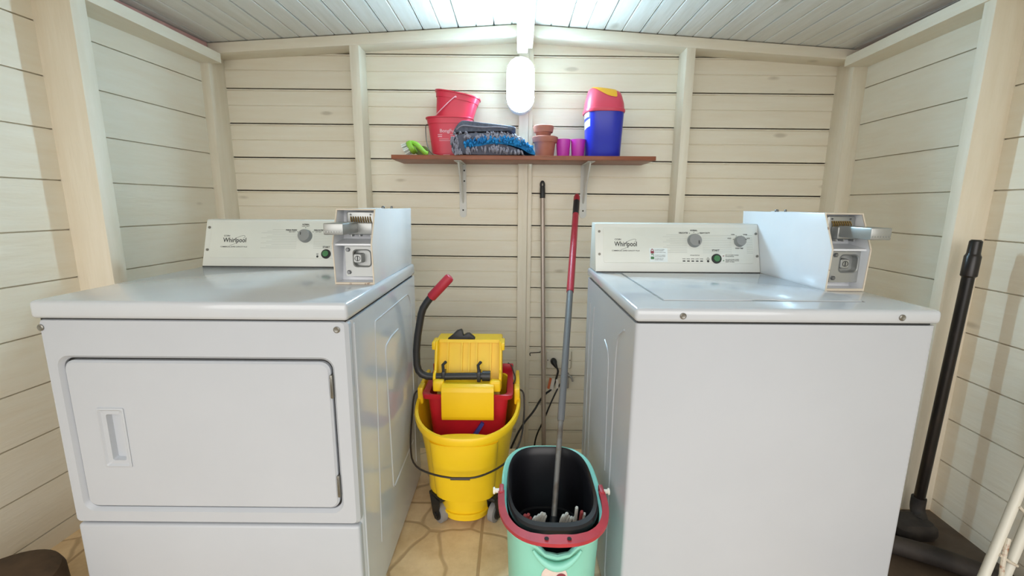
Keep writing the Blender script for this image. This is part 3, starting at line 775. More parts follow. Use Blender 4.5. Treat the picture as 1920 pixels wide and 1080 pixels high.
# wringer handle
hp = [(-.090, 1.60, .502), (-.20, 1.60, .500), (-.30, 1.60, .498), (-.325, 1.60, .499), (-.345, 1.60, .507), (-.357, 1.60, .522), (-.362, 1.60, .545), (-.362, 1.60, .60), (-.355, 1.60, .66), (-.340, 1.60, .74), (-.332, 1.60, .763), (-.318, 1.60, .785), (-.296, 1.60, .813)]
mb = MB(); mb.tube(hp, .0135, 14)
for xx in (-.262, -.128):
    mb.box(xx-.007, xx+.007, 1.585, 1.625, .482, .520, .003); mb.tube([(xx, 1.60, .515), (xx-.004, 1.612, .540), (xx+.006, 1.625, .548)], .006, 8)
mb.lathe([(.020, 0), (.020, .03)], (-.115, 1.60, .502), 14, Matrix.Rotation(pi/2, 4, 'Y'), cap0=True, cap1=True)
hd = part(mb, 'wringer_handle', 'tube_black', bk)
mb = MB(); a, b = Vector((-.303, 1.60, .803)), Vector((-.228, 1.60, .883)); d = (b-a)
mb.tube([a, a+d*.04, a+d*.9, a+d*.97, b], [.0150, .0178, .0178, .015, .008], 16); part(mb, 'grip', 'red_grip', hd)
# bail wire
bw = [(-.352, 1.63, .430), (-.372, 1.62, .432), (-.380, 1.605, .415), (-.379, 1.56, .345), (-.372, 1.49, .275), (-.345, 1.41, .245), (-.27, 1.362, .243), (-.185, 1.345, .240), (-.165, 1.344, .240), (-.10, 1.352, .245), (-.02, 1.40, .262), (.030, 1.48, .290), (.044, 1.56, .350), (.045, 1.605, .418), (.038, 1.62, .437), (.016, 1.63, .437)]
def smooth(path, it=2, closed=False):
    P = [Vector(p) for p in path]
    for _ in range(it):
        Q = [P[0]]
        for i in range(len(P)-1): Q += [P[i]*.75+P[i+1]*.25, P[i]*.25+P[i+1]*.75]
        Q.append(P[-1]); P = Q
    return P
mb = MB(); mb.tube(smooth(bw), .0034, 8); mb.tube([(-.205, 1.3452, .2405), (-.14, 1.3452, .2408)], .0052, 8)
part(mb, 'bail', 'wire', bk)
# tub catch wires
mb = MB(); mb.tube(smooth([(-.02, 1.812, .476), (-.004, 1.80, .470), (.000, 1.76, .466), (.012, 1.70, .455), (.004, 1.66, .447)]), .003, 6); part(mb, 'catch_wire', 'wire', bk)
# casters
def caster(cx_, cy_, ang):
    mx = Matrix.Translation((cx_, cy_, .037)) @ Matrix.Rotation(ang, 4, 'Z') @ Matrix.Rotation(pi/2, 4, 'Y')
    mb = MB(); mb.lathe([(.012, -.012), (.030, -.013), (.037, -.010), (.037, .010), (.030, .013), (.012, .012), (.012, -.012)], (0, 0, 0), 28); mb.xf(mx)
    part(mb, 'wheel', 'caster', bk)
    m2 = Matrix.Translation((cx_, cy_, .037)) @ Matrix.Rotation(ang, 4, 'Z')
    mb = MB()
    for sx in (-1, 1): mb.prism([(-.032, .074), (.036, .074), (.018, -.006), (.004, -.022), (-.010, -.014)], 'x', sx*.0175-.002, sx*.0175+.002)
    mb.box(-.0195, .0195, -.034, .040, .060, .0745, .003)
    mb.lathe([(.008, -.023), (.008, .023)], (0, 0, 0), 12, Matrix.Rotation(pi/2, 4, 'Y'), cap0=True, cap1=True)
    mb.lathe([(.024, -.0165), (.024, .0165)], (0, 0, 0), 20, Matrix.Rotation(pi/2, 4, 'Y'), cap0=True, cap1=True)
    mb.xf(m2); part(mb, 'caster_fork', 'black', bk)
caster(-.262, 1.450, .75); caster(-.062, 1.455, -.5); caster(-.275, 1.77, .2); caster(-.061, 1.77, -.2)

# ------------------------------------------------------------------ teal bucket with black liner
tx = .1065
def teal_rim(y, x): 
    return .372 + .010*min(1, max(0, (y-1.08)/.15)) - (.030*math.exp(-((x-tx)/.040)**4) if y < 1.0 else 0)
tb = thing('cleaning_bucket', 'teal plastic bucket with a black liner and a red carrying handle', 'bucket', (tx, 1.10, 0))
def tring(hw, yf, yb, z, n=3.0, rim=False, dz=0):
    pts = sell(tx, (yf+yb)/2, hw, (yb-yf)/2, n, 64)
    return [(x, y, (teal_rim(y, x)+dz) if rim else z) for x, y in pts]
mb = MB()
mb.loft([tring(.104, .945, 1.255, .004), tring(.110, .938, 1.262, .015), tring(.118, .920, 1.285, .25), tring(.122, .912, 1.298, .335),
         tring(.124, .908, 1.303, 0, 3., True, -.012), tring(.134, .898, 1.312, 0, 3., True, -.008), tring(.135, .897, 1.314, 0, 3., True, .0), tring(.130, .902, 1.309, 0, 3., True, .002),
         tring(.121, .912, 1.300, 0, 3., True, -.002), tring(.115, .925, 1.28, .25), tring(.106, .944, 1.256, .012)])
# curved lip under the scooped front
mb.tube([(tx-.056+.112*k/14, .9065-.005*sin(pi*k/14), .352-.040*sin(pi*k/14)**.8) for k in range(15)], [.003+.0075*sin(pi*k/14) for k in range(15)], 10)
body = part(mb, 'body', 'teal', tb, 40)
mb = MB()
mb.loft([tring(.092, .985, 1.245, .022), tring(.096, .977, 1.250, .10), tring(.099, .972, 1.255, .20), tring(.103, .978, 1.262, .202), tring(.107, .966, 1.282, .366),
         tring(.111, .956, 1.288, .386), tring(.117, .934, 1.293, .391), tring(.119, .928, 1.295, .386), tring(.119, .928, 1.295, .374), tring(.112, .938, 1.284, .370), tring(.104, .958, 1.27, .20), tring(.098, .975, 1.255, .018)])
part(mb, 'liner', 'liner', tb, 40, 'black inner bucket with a thick rounded rim')
# red handle resting round the front rim
path = []
for k in range(41):
    a = pi + pi*k/40
    n = 2.7; c, s_ = cos(a), sin(a)
    x = tx+.1345*math.copysign(abs(c)**(2/n), c); y = 1.075-.176*abs(s_)**(2/n); path.append(Vector((x, y, .3815)))
mb = MB(); rings = []
for i, p in enumerate(path):
    t_ = (path[min(i+1, 40)]-path[max(i-1, 0)]).normalized(); nn_ = Vector((t_.y, -t_.x, 0))
    cen = max(0, 1-abs(i-20)/9.)
    wd = .0085+.0045*cen; ins = .001*sin(i*1.6)*cen
    rings.append([tuple(p+nn_*(wd)+Vector((0, 0, -.005))), tuple(p+nn_*wd+Vector((0, 0, .004))), tuple(p-nn_*(wd+ins)+Vector((0, 0, .008))), tuple(p-nn_*(wd+ins)+Vector((0, 0, -.002)))])
mb.loft(rings)
for sx in (-1, 1): mb.box(tx+sx*.1345-.006, tx+sx*.1345+.006, 1.065, 1.10, .372, .392, .003)
rh = part(mb, 'handle', 'red_handle', tb, 40, 'red plastic handle lying over the front rim')
for sx in (-.026, .026):
    mb = MB(); mb.lathe([(.0052, 0), (.0052, .0012)], (tx+sx, .8995, .3885), 12, cap1=True); part(mb, 'handle_hole', 'hole', rh)
for sx in (-1, 1):
    mb = MB(); mb.lathe([(.006, 0), (.006, .014), (.009, .014), (.009, .019)], (tx+sx*.138, 1.085, .380), 12, Matrix.Rotation(sx*pi/2, 4, 'Y'), cap0=True, cap1=True); part(mb, 'handle_pin', 'white_pin', tb)
# round sticker on the front
def front_pt(u, z, off=.0015):
    t_ = (z-.25)/.085; hw = .118; yf = .920 + (.25-z)*.075
    return (tx+u, yf - off + .5*abs(u)**3/.02, z)
mb = MB(); n = 32
mb.loft([[front_pt(-.004+.031*q*cos(2*pi*k/n), .272+.031*q*sin(2*pi*k/n)*1.05, .0018) for k in range(n)] for q in (1, .66, .33, .01)], cap0=False)
part(mb, 'sticker', 'sticker', tb, label='round pale printed sticker')
mb = MB(); mb.loft([[front_pt(.012+.012*q*cos(2*pi*k/n), .270+.012*q*sin(2*pi*k/n), .0026) for k in range(n)] for q in (1, .5, .01)], cap0=False)
part(mb, 'sticker_print', 'berry', tb)

# ------------------------------------------------------------------ mop standing in the bucket
A = Vector((.1235, 1.145, .298)); B = Vector((.311, 2.25, 1.192)); D = B-A
def on(t_): return A+D*t_
mp = thing('mop', 'mop with a red and grey telescopic pole standing in the teal bucket', 'mop', (.105, 1.04, .06))
part(MB().tube([on(-.06), on(.20)], .0085, 14), 'lower_pole', 'mop_metal', mp)
part(MB().tube([on(.175), on(.18), on(.562)], [.010, .0118, .0125], 16), 'middle_pole', 'mop_grey', mp)
mb = MB().tube([on(.558), on(.57), on(.895), on(.897)], [.0145, .0150, .0145, .013], 18); part(mb, 'sleeve', 'mop_red', mp)
part(MB().tube([on(.893), on(.895), on(.962), on(.964)], [.013, .0152, .0152, .013], 18), 'hand_grip', 'tube_black', mp)
mb = MB().tube([on(.960), on(.962), on(.985), on(.996), on(1.002)], [.013, .0155, .0155, .011, .004], 18); part(mb, 'end_cap', 'mop_red', mp)
sk = on(-.065)
mb = MB().tube([sk+Vector((0, -.01, -.055)), sk+Vector((0, -.008, -.035)), on(-.05), on(-.025)], [.030, .026, .014, .0105], 16); part(mb, 'socket', 'black', mp)
mb = MB(); mr = MB(); rnd = random.Random(3)
for i in range(80):
    a = rnd.uniform(0, 2*pi); rr = rnd.uniform(.03, .085)
    px = sk.x+cos(a)*rr*.85; py = min(max(sk.y+sin(a)*rr*.9, .985), 1.18)
    top = Vector((sk.x+cos(a)*.016, sk.y-.006+sin(a)*.016, sk.z-.030)); mid = Vector((px*.55+sk.x*.45, py*.55+sk.y*.45, sk.z-.018+rnd.uniform(-.01, .012)))
    end = Vector((px, py, .045+rnd.uniform(0, .06)))
    mb.tube(smooth([top, mid, Vector((px, py, sk.z-.06)), end], 1), .0048, 6)
# loose cord ends poking up along the front of the liner
for x_, dx, top, tgt in ((.050, .014, .322, 'w'), (.058, .016, .328, 'w'), (.066, .016, .334, 'w'), (.074, .014, .332, 'w'), (.083, .008, .326, 'w'), (.128, .012, .328, 'w'), (.135, .014, .334, 'w'), (.143, .010, .326, 'w'), (.150, .012, .322, 'w'), (.166, .004, .322, 'w'), (.172, .003, .352, 'w'), (.184, .005, .340, 'r'), (.190, .006, .334, 'w'), (.028, .008, .328, 'r'), (.035, .010, .330, 'r'), (.040, .010, .320, 'r')):
    (mr if tgt == 'r' else mb).tube(smooth([(x_, 1.09, .19), (x_-.003, 1.070, .25), (x_+dx*.4, 1.066, top-.022), (x_+dx, 1.070, top-.010), (x_+dx*1.1, 1.076, top-.016)], 1), .0046, 6)
sm_ = part(mb, 'strands', 'strand', mp); sm_['kind'] = 'stuff'
sm_ = part(mr, 'coloured_strands', 'strand_red', mp, label='red cotton strands')

# plain metal broom pole behind
p0, p1 = Vector((.168, 2.13, -.257)), Vector((.1455, 2.322, 1.178)); d = p1-p0
bp = thing('broom_handle', 'thin metal pole with a black hanging tip, leaning on the boards left of the mop', 'pole', tuple(p0))
part(MB().tube([p0, p0+d*.5, p1], .0118, 14), 'shaft', 'pole_metal', bp)
u = d.normalized(); e0 = p1-u*.004
mb = MB().tube([e0, e0+u*.002, e0+u*.045, e0+u*.062], [.0118, .0138, .0138, .0128], 16)
loop = [e0+u*.055+Vector((.0085*cos(t_), 0, 0))+u*(.018*sin(t_)+.012) for t_ in [2*pi*k/20 for k in range(20)]]
mb.tube(loop, .0052, 8, loop=True)
part(mb, 'hanging_tip', 'tube_black', bp)

# ------------------------------------------------------------------ shelf, brackets and what stands on it
ZSH = 1.3605
mb = MB(); mb.box(-.560, .643, 2.098, 2.3365, 1.3415, ZSH, .0015)
# notch cut by the centre batten
mb2 = MB(); mb2.prism([(-.560, 2.098), (.643, 2.098), (.643, 2.3365), (.0915, 2.3365), (.0915, 2.306), (.0185, 2.306), (.0185, 2.3365), (-.560, 2.3365)], 'z', 1.3415, ZSH, .0012)
solo(mb2, 'wall_shelf', 'shelf', 'brown veneered shelf board on two brackets below the lamp', 'shelf')
def bracket(cx, label):
    t = thing('shelf_bracket', label, 'shelf bracket', (cx, 2.337, 1.085), 'white shelf brackets')
    hw = .0175; mb = MB()
    mb.prism([(cx-hw, 1.3395)]+[(cx-hw*cos(pi*k/12), 1.092-hw*sin(pi*k/12)) for k in range(13)]+[(cx+hw, 1.3395)], 'y', 2.3355, 2.3385)
    mb.box(cx-hw, cx+hw, 2.128, 2.3385, 1.3382, 1.3412, .001)
    # pressed diagonal web
    mb.prism([(2.3355, 1.150), (2.150, 1.3385), (2.172, 1.3385), (2.3355, 1.185)], 'x', cx-.0035, cx+.0035)
    mb.prism([(2.336, 1.145), (2.150, 1.3385), (2.336, 1.3385)], 'x', cx-.0012, cx+.0012)
    part(mb, 'bracket_arm', 'bracket', t)
    for z in (1.310, 1.258, 1.112):
        mb = MB(); mb.lathe([(.0042, 0), (.0042, .0012)], (cx+(.008 if z > 1.2 else 0), 2.3356, z), 10, Matrix.Rotation(pi/2, 4, 'X'), cap1=True); part(mb, 'screw_hole', 'hole', t)
    for y, dx in ((2.145, 0), (2.235, .008), (2.300, .008)):
        mb = MB(); mb.lathe([(.0042, 0), (.0042, .0008)], (cx+dx, y, 1.3376), 10, cap0=True, cap1=True); part(mb, 'screw_hole', 'hole', t)
bracket(-.262, 'white steel bracket under the shelf below the red buckets')
bracket(.356, 'white steel bracket under the shelf above the red pole end')

def bucket_shape(mb, cx, cy, z0, h, rb, rt, n=3., band=.03):
    """open bucket (rx,ry) bottom to top with a rim band"""
    L = lambda t_: (rb[0]+(rt[0]-rb[0])*t_, rb[1]+(rt[1]-rb[1])*t_)
    R_ = []
    def ring(t_, add, z): a = L(t_); R_.append(Z_(sell(cx, cy, a[0]+add, a[1]+add, n, 44), z))
    ring(0, -.003, z0); ring(0, 0, z0+.004); ring(.08, 0, z0+h*.08); ring(.085, .0016, z0+h*.085); ring(.11, .0016, z0+h*.11); ring(.115, 0, z0+h*.115)
    ring(1-band/h, 0, z0+h-band); ring(1-band/h, .003, z0+h-band+.0005); ring(1, .003, z0+h-.006); ring(1, .008, z0+h-.005); ring(1, .008, z0+h); ring(1, .0, z0+h); ring(1, -.002, z0+h-.003)
    ring(.1, -.003, z0+.02)
    mb.loft(R_)
# lower red bucket
cxb, cyb = -.311, 2.257
t = thing('bucket', 'lower red bucket with white print, standing on the shelf', 'bucket', (cxb, cyb, ZSH), 'red buckets on the shelf')
mb = MB(); bucket_shape(mb, cxb, cyb, ZSH, .184, (.084, .060), (.106, .070)); part(mb, 'pail', 'bucket_red', t)
mb = MB(); mb.tube(smooth([(cxb-.106, cyb, 1.520), (cxb-.117, cyb-.004, 1.515), (cxb-.116, cyb-.015, 1.49), (cxb-.108, cyb-.045, 1.43), (cxb-.088, cyb-.067, 1.378), (cxb-.05, cyb-.073, 1.366), (cxb+.03, cyb-.073, 1.366), (cxb+.08, cyb-.067, 1.376), (cxb+.105, cyb-.045, 1.43), (cxb+.115, cyb-.01, 1.50), (cxb+.108, cyb, 1.520)]), .0024, 8)
part(mb, 'bail', 'screw', t)
pr = MB()
def fb(u, v, off):  # wraps the print round the bucket front
    tt = (v-ZSH)/.184; rx_, ry_ = .084+.022*tt, .060+.010*tt
    q = max(0, 1-abs((u-cxb)/rx_)**3)**(1/3); return (u, cyb-ry_*q-off-.0012, v)
put_text(pr, 'BongFull', fb, cxb-.002, 1.4790, .021, .0008, width=.075, off=.001)
for v, a, b in ((1.4625, -.050, .042), (1.4545, -.050, .042), (1.4535, -.050, .042)): put_quad(pr, fb, cxb+a, cxb+b, v-.0017, v+.0017, .001)
for v, a, b in ((1.443, -.044, .002), (1.436, -.044, .03), (1.372, -.026, .006)): put_quad(pr, fb, cxb+a, cxb+b, v-.0010, v+.0010, .0034 if v < 1.39 else .001)
part(pr, 'lettering', 'bucket_print', t)
# upper red bucket, tilted inside the lower one
piv = Vector((-.303, 2.257, 1.470))
t2 = thing('bucket', 'upper red bucket, tilted, stacked inside the lower bucket', 'bucket', tuple(piv), 'red buckets on the shelf')
mx = Matrix.Translation(piv) @ Matrix.Rotation(math.radians(10.5), 4, 'Y')
mb = MB(); bucket_shape(mb, 0, 0, 0, .184, (.076, .054), (.101, .068)); mb.xf(mx); part(mb, 'pail', 'bucket_red', t2)
mb = MB(); mb.tube(smooth([(-.0, -.072, .162), (-.004, -.078, .160), (-.03, -.076, .130), (-.072, -.070, .075), (-.095, -.03, .05), (-.098, .02, .05), (-.06, .068, .10), (0, .074, .162)]), .0022, 8)
mb.lathe([(.005, 0), (.005, .004)], (0, -.070, .162), 10, Matrix.Rotation(pi/2, 4, 'X'), cap1=True)
mb.xf(mx); part(mb, 'bail', 'bucket_print', t2)

# folded mats
def slab_outline(mb, pts, y0, y1, r=.012):
    """closed (x,z) outline extruded in y with rounded front and back"""
    c = Vector((sum(p[0] for p in pts)/len(pts), sum(p[1] for p in pts)/len(pts)))
    def inset(k): return [tuple(c+(Vector(p)-c)*k) for p in pts]
    def yb(p, d):
        k = min(1, max(0, (p[0]+.20)/.07)); k = k*k*(3-2*k); return 2.170+(y1-2.170)*k-d
    B_ = lambda pl, d: [(p[0], yb(p, d), p[1]) for p in pl]
    mb.loft([Y_(inset(.9), y0), Y_(inset(.97), y0+r*.35), Y_(pts, y0+r), B_(pts, r), B_(inset(.97), r*.35), B_(inset(.9), 0)])
def dense(pts, it=2):
    P = [Vector(p) for p in pts]
    for _ in range(it):
        Q = []
        for i in range(len(P)):
            a, b = P[i], P[(i+1) % len(P)]; Q += [a*.75+b*.25, a*.25+b*.75]
        P = Q
    return [tuple(p) for p in P]
def shag(mb, pts, y0, rnd, n, r=.0042, ln=.022, down=True):
    """noodles hanging from points on the front face of a mat"""
    for i in range(n):
        x, z = pts(rnd.random()); a = rnd.uniform(-.5, .5); l = ln*rnd.uniform(.7, 1.2)
        mb.tube(smooth([(x, y0+.006, z), (x+sin(a)*l*.3, y0-.009, z-l*.15), (x+sin(a)*l*.8, y0-.010, z-l*.6), (x+sin(a)*l, y0-.004, z-l)], 1), [r*.8]+[r]*4+[r*.7], 5) if False else \
        mb.tube([(x, y0+.006, z), (x+sin(a)*l*.3, y0-.008, z-l*.12), (x+sin(a)*l*.75, y0-.010, z-l*.6), (x+sin(a)*l, y0-.003, max(z-l, ZSH+.003))], [r*.8, r, r, r*.6], 5)
rnd = random.Random(11)
y0m, y1m = 2.102, 2.290
outA = dense([(-.283, 1.3615), (-.288, 1.40), (-.283, 1.432), (-.262, 1.452), (-.21, 1.458), (-.13, 1.460), (-.06, 1.462), (.0, 1.448), (.045, 1.425), (.03, 1.416), (-.05, 1.438), (-.12, 1.440), (-.20, 1.424), (-.236, 1.410), (-.232, 1.396), (-.185, 1.395), (-.13, 1.408), (-.06, 1.412), (.02, 1.392), (.05, 1.3615)])
t = thing('bath_mat', 'grey shaggy chenille mat folded round the blue mat, lowest of the pile', 'mat', (-.12, 2.16, ZSH), 'folded mats on the shelf')
mb = MB(); slab_outline(mb, outA, y0m, y1m); part(mb, 'folded_mat', 'mat_grey', t, 60)
mb = MB()
def edge_low(q): x = -.270+q*.30; return (x, 1.385+.018*sin(max(0, min(1, (x+.25)/.28))*pi)+random.Random(q).uniform(-.012, .004))
def edge_top(q): x = -.275+q*.31; return (x, (1.446 if x < -.02 else 1.446-(x+.02)*.33)+random.Random(q).uniform(-.006, .010))
def edge_left(q): return (-.282+random.Random(q).uniform(0, .03), 1.375+q*.07)
shag(mb, edge_low, y0m, rnd, 60); shag(mb, edge_top, y0m, rnd, 62, ln=.018); shag(mb, edge_left, y0m, rnd, 22)
for i in range(40):   # along the outer fold and top
    q = rnd.random(); x = -.28+q*.30; zt_ = 1.456-(max(0, x+.03)*.35)
    yy = rnd.uniform(y0m, 2.15); mb.tube([(x, yy, zt_-.004), (x+.004, yy-.006, zt_+.006), (x+.010, yy-.012, zt_-.002)], .004, 5)
fr_ = part(mb, 'pile', 'mat_tip', t); fr_['kind'] = 'stuff'
t = thing('bath_mat', 'bright blue shaggy chenille mat sandwiched in the grey folded mat', 'mat', (-.06, 2.20, 1.375), 'folded mats on the shelf')
outB = dense([(-.236, 1.402), (-.232, 1.412), (-.20, 1.422), (-.12, 1.438), (-.05, 1.437), (.02, 1.418), (.06, 1.416), (.080, 1.400), (.096, 1.372), (.094, 1.3625), (.075, 1.368), (.040, 1.391), (-.02, 1.408), (-.08, 1.413), (-.13, 1.410), (-.18, 1.397)])
mb = MB(); slab_outline(mb, outB, y0m-.002, y1m-.02, .008); part(mb, 'folded_mat', 'mat_blue', t, 60)
mb = MB()
def edge_b(q):
    x = -.228+q*.315
    z = 1.412+.024*sin(max(0, min(1, (x+.23)/.30))*pi) - max(0, x-.04)*.45
    return (x, z+random.Random(q).uniform(-.012, .012))
shag(mb, edge_b, y0m-.002, rnd, 120, ln=.015, r=.0045); fr_ = part(mb, 'pile', 'mat_blue', t); fr_['kind'] = 'stuff'
outC = dense([(-.278, 1.460), (-.270, 1.482), (-.244, 1.512), (-.225, 1.514), (-.185, 1.508), (-.106, 1.500), (-.04, 1.493), (.0, 1.489), (.007, 1.480), (.0, 1.472), (-.03, 1.468), (-.07, 1.466), (-.14, 1.4645), (-.20, 1.464), (-.26, 1.459)])
t = thing('bath_mat', 'smooth dark grey towelling mat folded on top of the pile', 'mat', (-.13, 2.21, 1.46), 'folded mats on the shelf')
mb = MB(); slab_outline(mb, outC, y0m+.004, y1m-.005); part(mb, 'folded_mat', 'mat_dark', t, 60)
mb = MB(); mb.tube(smooth([(-.262, y0m+.004, 1.472), (-.235, y0m+.001, 1.492), (-.19, y0m+.001, 1.486), (-.14, y0m+.001, 1.482), (-.08, y0m+.001, 1.485), (-.03, y0m+.003, 1.480)]), .0032, 6)
part(mb, 'piping', 'mat_tip', t)

# terracotta pots
def pot(mb, cx, cy, z0, h, rb, rt, band):
    mb.lathe([(rb*.3, z0), (rb, z0), (rb+(rt-rb)*.7, z0+h-band-.004), (rt-.002, z0+h-band), (rt+.004, z0+h-band), (rt+.008, z0+h-.010), (rt+.008, z0+h-.002), (rt+.004, z0+h), (rt-.004, z0+h), (rt-.006, z0+h-.01), (rb-.004, z0+.01), (.001, z0+.01)], (cx, cy, 0), 40, cap0=True)
mb = MB(); pot(mb, .144, 2.20, ZSH, .095, .042, .053, .026); solo(mb, 'flower_pot', 'terra', 'terracotta plastic pot standing on the shelf beside the blue mat', 'flower pot', 'stacked pots')
mb = MB(); pot(mb, .136, 2.20, ZSH+.052, .093, .026, .040, .030); solo(mb, 'flower_pot', 'terra', 'smaller terracotta pot nested in the larger one, only its rim showing', 'flower pot', 'stacked pots')
# cups
for cx, lb in ((.2310, 'magenta plastic cup next to the terracotta pots'), (.3010, 'magenta plastic cup next to the blue bin')):
    mb = MB(); z0 = ZSH; mb.lathe([(.001, z0), (.027, z0), (.029, z0+.006), (.0342, z0+.079), (.0348, z0+.084), (.033, z0+.084), (.028, z0+.012), (.001, z0+.008)], (cx, 2.20, 0), 32)
    solo(mb, 'cup', 'magenta', lb, 'cup', 'magenta cups on the shelf')
# swing bin
cx, cy = .418, 2.205
t = thing('swing_bin', 'small blue bin with red domed lid and yellow flap on the shelf', 'bin', (cx, cy, ZSH))
mb = MB(); mb.loft([Z_(sell(cx, cy, .076, .068, 3., 48), ZSH), Z_(sell(cx, cy, .080, .072, 3., 48), ZSH+.006), Z_(sell(cx, cy, .089, .083, 3., 48), 1.575)]); part(mb, 'body', 'bin_blue', t)
def lid_ring(hx, hy, z, tilt): return [(x, y, z-(x-cx)*tilt) for x, y in sell(cx-.002, cy, hx, hy, 3., 48)]
mb = MB(); mb.loft([lid_ring(.093, .087, 1.560, 0), lid_ring(.0955, .0895, 1.566, 0), lid_ring(.0945, .0885, 1.574, 0), lid_ring(.091, .085, 1.577, .0), lid_ring(.089, .082, 1.60, .02), lid_ring(.080, .070, 1.636, .08), lid_ring(.074, .058, 1.655, .11), lid_ring(.066, .045, 1.662, .12)])
ld = part(mb, 'lid', 'bin_pink', t, 40)
def lid_front(x, z):
    # front surface of the lid
    tb_ = [(1.577, .085, .091, 0), (1.60, .082, .089, .02), (1.636, .070, .080, .08), (1.655, .058, .074, .11), (1.662, .045, .066, .12)]
    zz_ = z
    for (za, ya, xa, ta), (zb, yb_, xb_, tb2) in zip(tb_, tb_[1:]):
        z1 = za-(x-cx)*ta; z2 = zb-(x-cx)*tb2
        if z1 <= zz_ <= z2:
            k = (zz_-z1)/(z2-z1); hy = ya+(yb_-ya)*k; hx = xa+(xb_-xa)*k
            return cy-hy*max(0, 1-abs((x-cx+.002)/hx)**3)**(1/3)
    return cy-.045*max(0, 1-abs((x-cx+.002)/.066)**3)**(1/3)
mb = MB(); rows = []
for i in range(17):
    x = cx-.064+i*.108/16; s_ = i/16
    zt_ = 1.6622-(x-cx)*.12; zb_ = zt_-.002-.034*sin(min(1, s_*1.25)*pi/2)**1.2*(1 if s_ < .99 else .9)
    rows.append([(x, lid_front(x, zb_+(zt_-zb_)*k/6)-.0022, zb_+(zt_-zb_)*k/6+(.0015 if k == 6 else 0)) for k in range(7)]+[(x, cy-.01, zt_+.0022)])
mb.loft(rows, closed=False, cap0=False, cap1=False); part(mb, 'flap', 'flap', t)
def binwrap(mb, a0, a1, z0, z1, sk=0):
    rows = []
    for k in range(9):
        a = a0+(a1-a0)*k/8; row = []
        for z in (z0, z1):
            tt = (z-ZSH)/.215; rx_, ry_ = .080+.009*tt+.0012, .072+.011*tt+.0012; c, s_ = cos(a), sin(a)
            row.append((cx+rx_*math.copysign(abs(c)**(2/3), c), cy+ry_*math.copysign(abs(s_)**(2/3), s_), z+sk*k/8))
        rows.append(row)
    mb.loft(rows, closed=False, cap0=False, cap1=False)
mb = MB(); binwrap(mb, math.radians(178), math.radians(215), 1.536, 1.557, .003); part(mb, 'label', 'label_white', t)
mb = MB(); binwrap(mb, math.radians(178), math.radians(220), 1.488, 1.520, .010); part(mb, 'label', 'label_white', t)
# scrubbing brush
t = thing('scrubbing_brush', 'green scrubbing brush with white bristles at the left end of the shelf', 'brush', (-.465, 2.20, ZSH))
mx = Matrix.Translation((-.478, 2.160, ZSH+.040)) @ Matrix.Rotation(math.radians(62), 4, 'Y')
mb = MB(); mb.loft([[(x*k, y*k, z) for x, y in sell(0, 0, .031, .045, 2.4, 28)] for z, k in ((-.012, .86), (-.008, 1), (.004, 1), (.012, .9))]); mb.xf(mx)
part(mb, 'block', 'brush_green', t)
mb = MB()
for k in range(26):
    a = k*2.4; r_ = .0068*sqrt(k); x, y = r_*cos(a)*.75, r_*sin(a)*1.2
    x = max(-.026, min(.026, x)); mb.tube([(x, y, -.010), (x*1.15, y*1.1, -.036)], [.0035, .0042], 6)
mb.xf(mx); part(mb, 'bristles', 'bristle', t)
mb = MB(); mb.tube(smooth([(-.470, 2.165, 1.418), (-.452, 2.165, 1.412), (-.430, 2.17, 1.390), (-.412, 2.175, 1.369), (-.405, 2.18, 1.368)]), [.010]*2+[.011]*5+[.012]*5+[.010]*4+[.008, .006], 10) if False else None
mb = MB(); pts = smooth([(-.476, 2.15, 1.420), (-.452, 2.145, 1.414), (-.432, 2.145, 1.392), (-.414, 2.15, 1.373), (-.402, 2.155, 1.3705)])
mb.tube(pts, [.011]*(len(pts)-2)+[.009, .005], 10); part(mb, 'handle', 'brush_green', t)
mb = MB(); mb.loft([[(-.436+x*k, 2.180+.012*k2, 1.388+z*k) for x, z in sell(0, 0, .034, .022, 2.2, 24)] for k, k2 in ((.9, 0), (1, .3), (.95, 1.4))]); mb.v = [(x, y, max(z, ZSH+.001)) for x, y, z in mb.v]
part(mb, 'handle_hollow', 'brush_dark', t)  # olive piece filling the dark hollow behind the handle

# ------------------------------------------------------------------ lamp
t = thing('wall_lamp', 'glowing white capsule bulkhead lamp on the centre post above the shelf', 'lamp', (.0265, 2.306, 1.692))
def stadium(hw, hh, n=14):
    pts = []
    for k in range(n+1): a = pi*k/n; pts.append((hw*cos(a), hh-hw+hw*sin(a)))
    for k in range(n+1): a = pi+pi*k/n; pts.append((hw*cos(a), -(hh-hw)+hw*sin(a)))
    return pts
def lring(hw, hh, y): return [(.0265+x, y, 1.692+z) for x, z in stadium(hw, hh)]
mb = MB(); mb.loft([lring(.060, .118, 2.3065), lring(.063, .121, 2.303), lring(.065, .123, 2.228), lring(.064, .122, 2.224)]); part(mb, 'lamp_base', 'lamp_base', t)
mb = MB(); mb.loft([lring(.063, .121, 2.226), lring(.0635, .1215, 2.222), lring(.050, .1085, 2.2165), lring(.034, .0925, 2.2105), lring(.016, .0745, 2.206), lring(.004, .0625, 2.205)]); part(mb, 'diffuser', 'lamp', t, 60, 'glowing white diffuser')

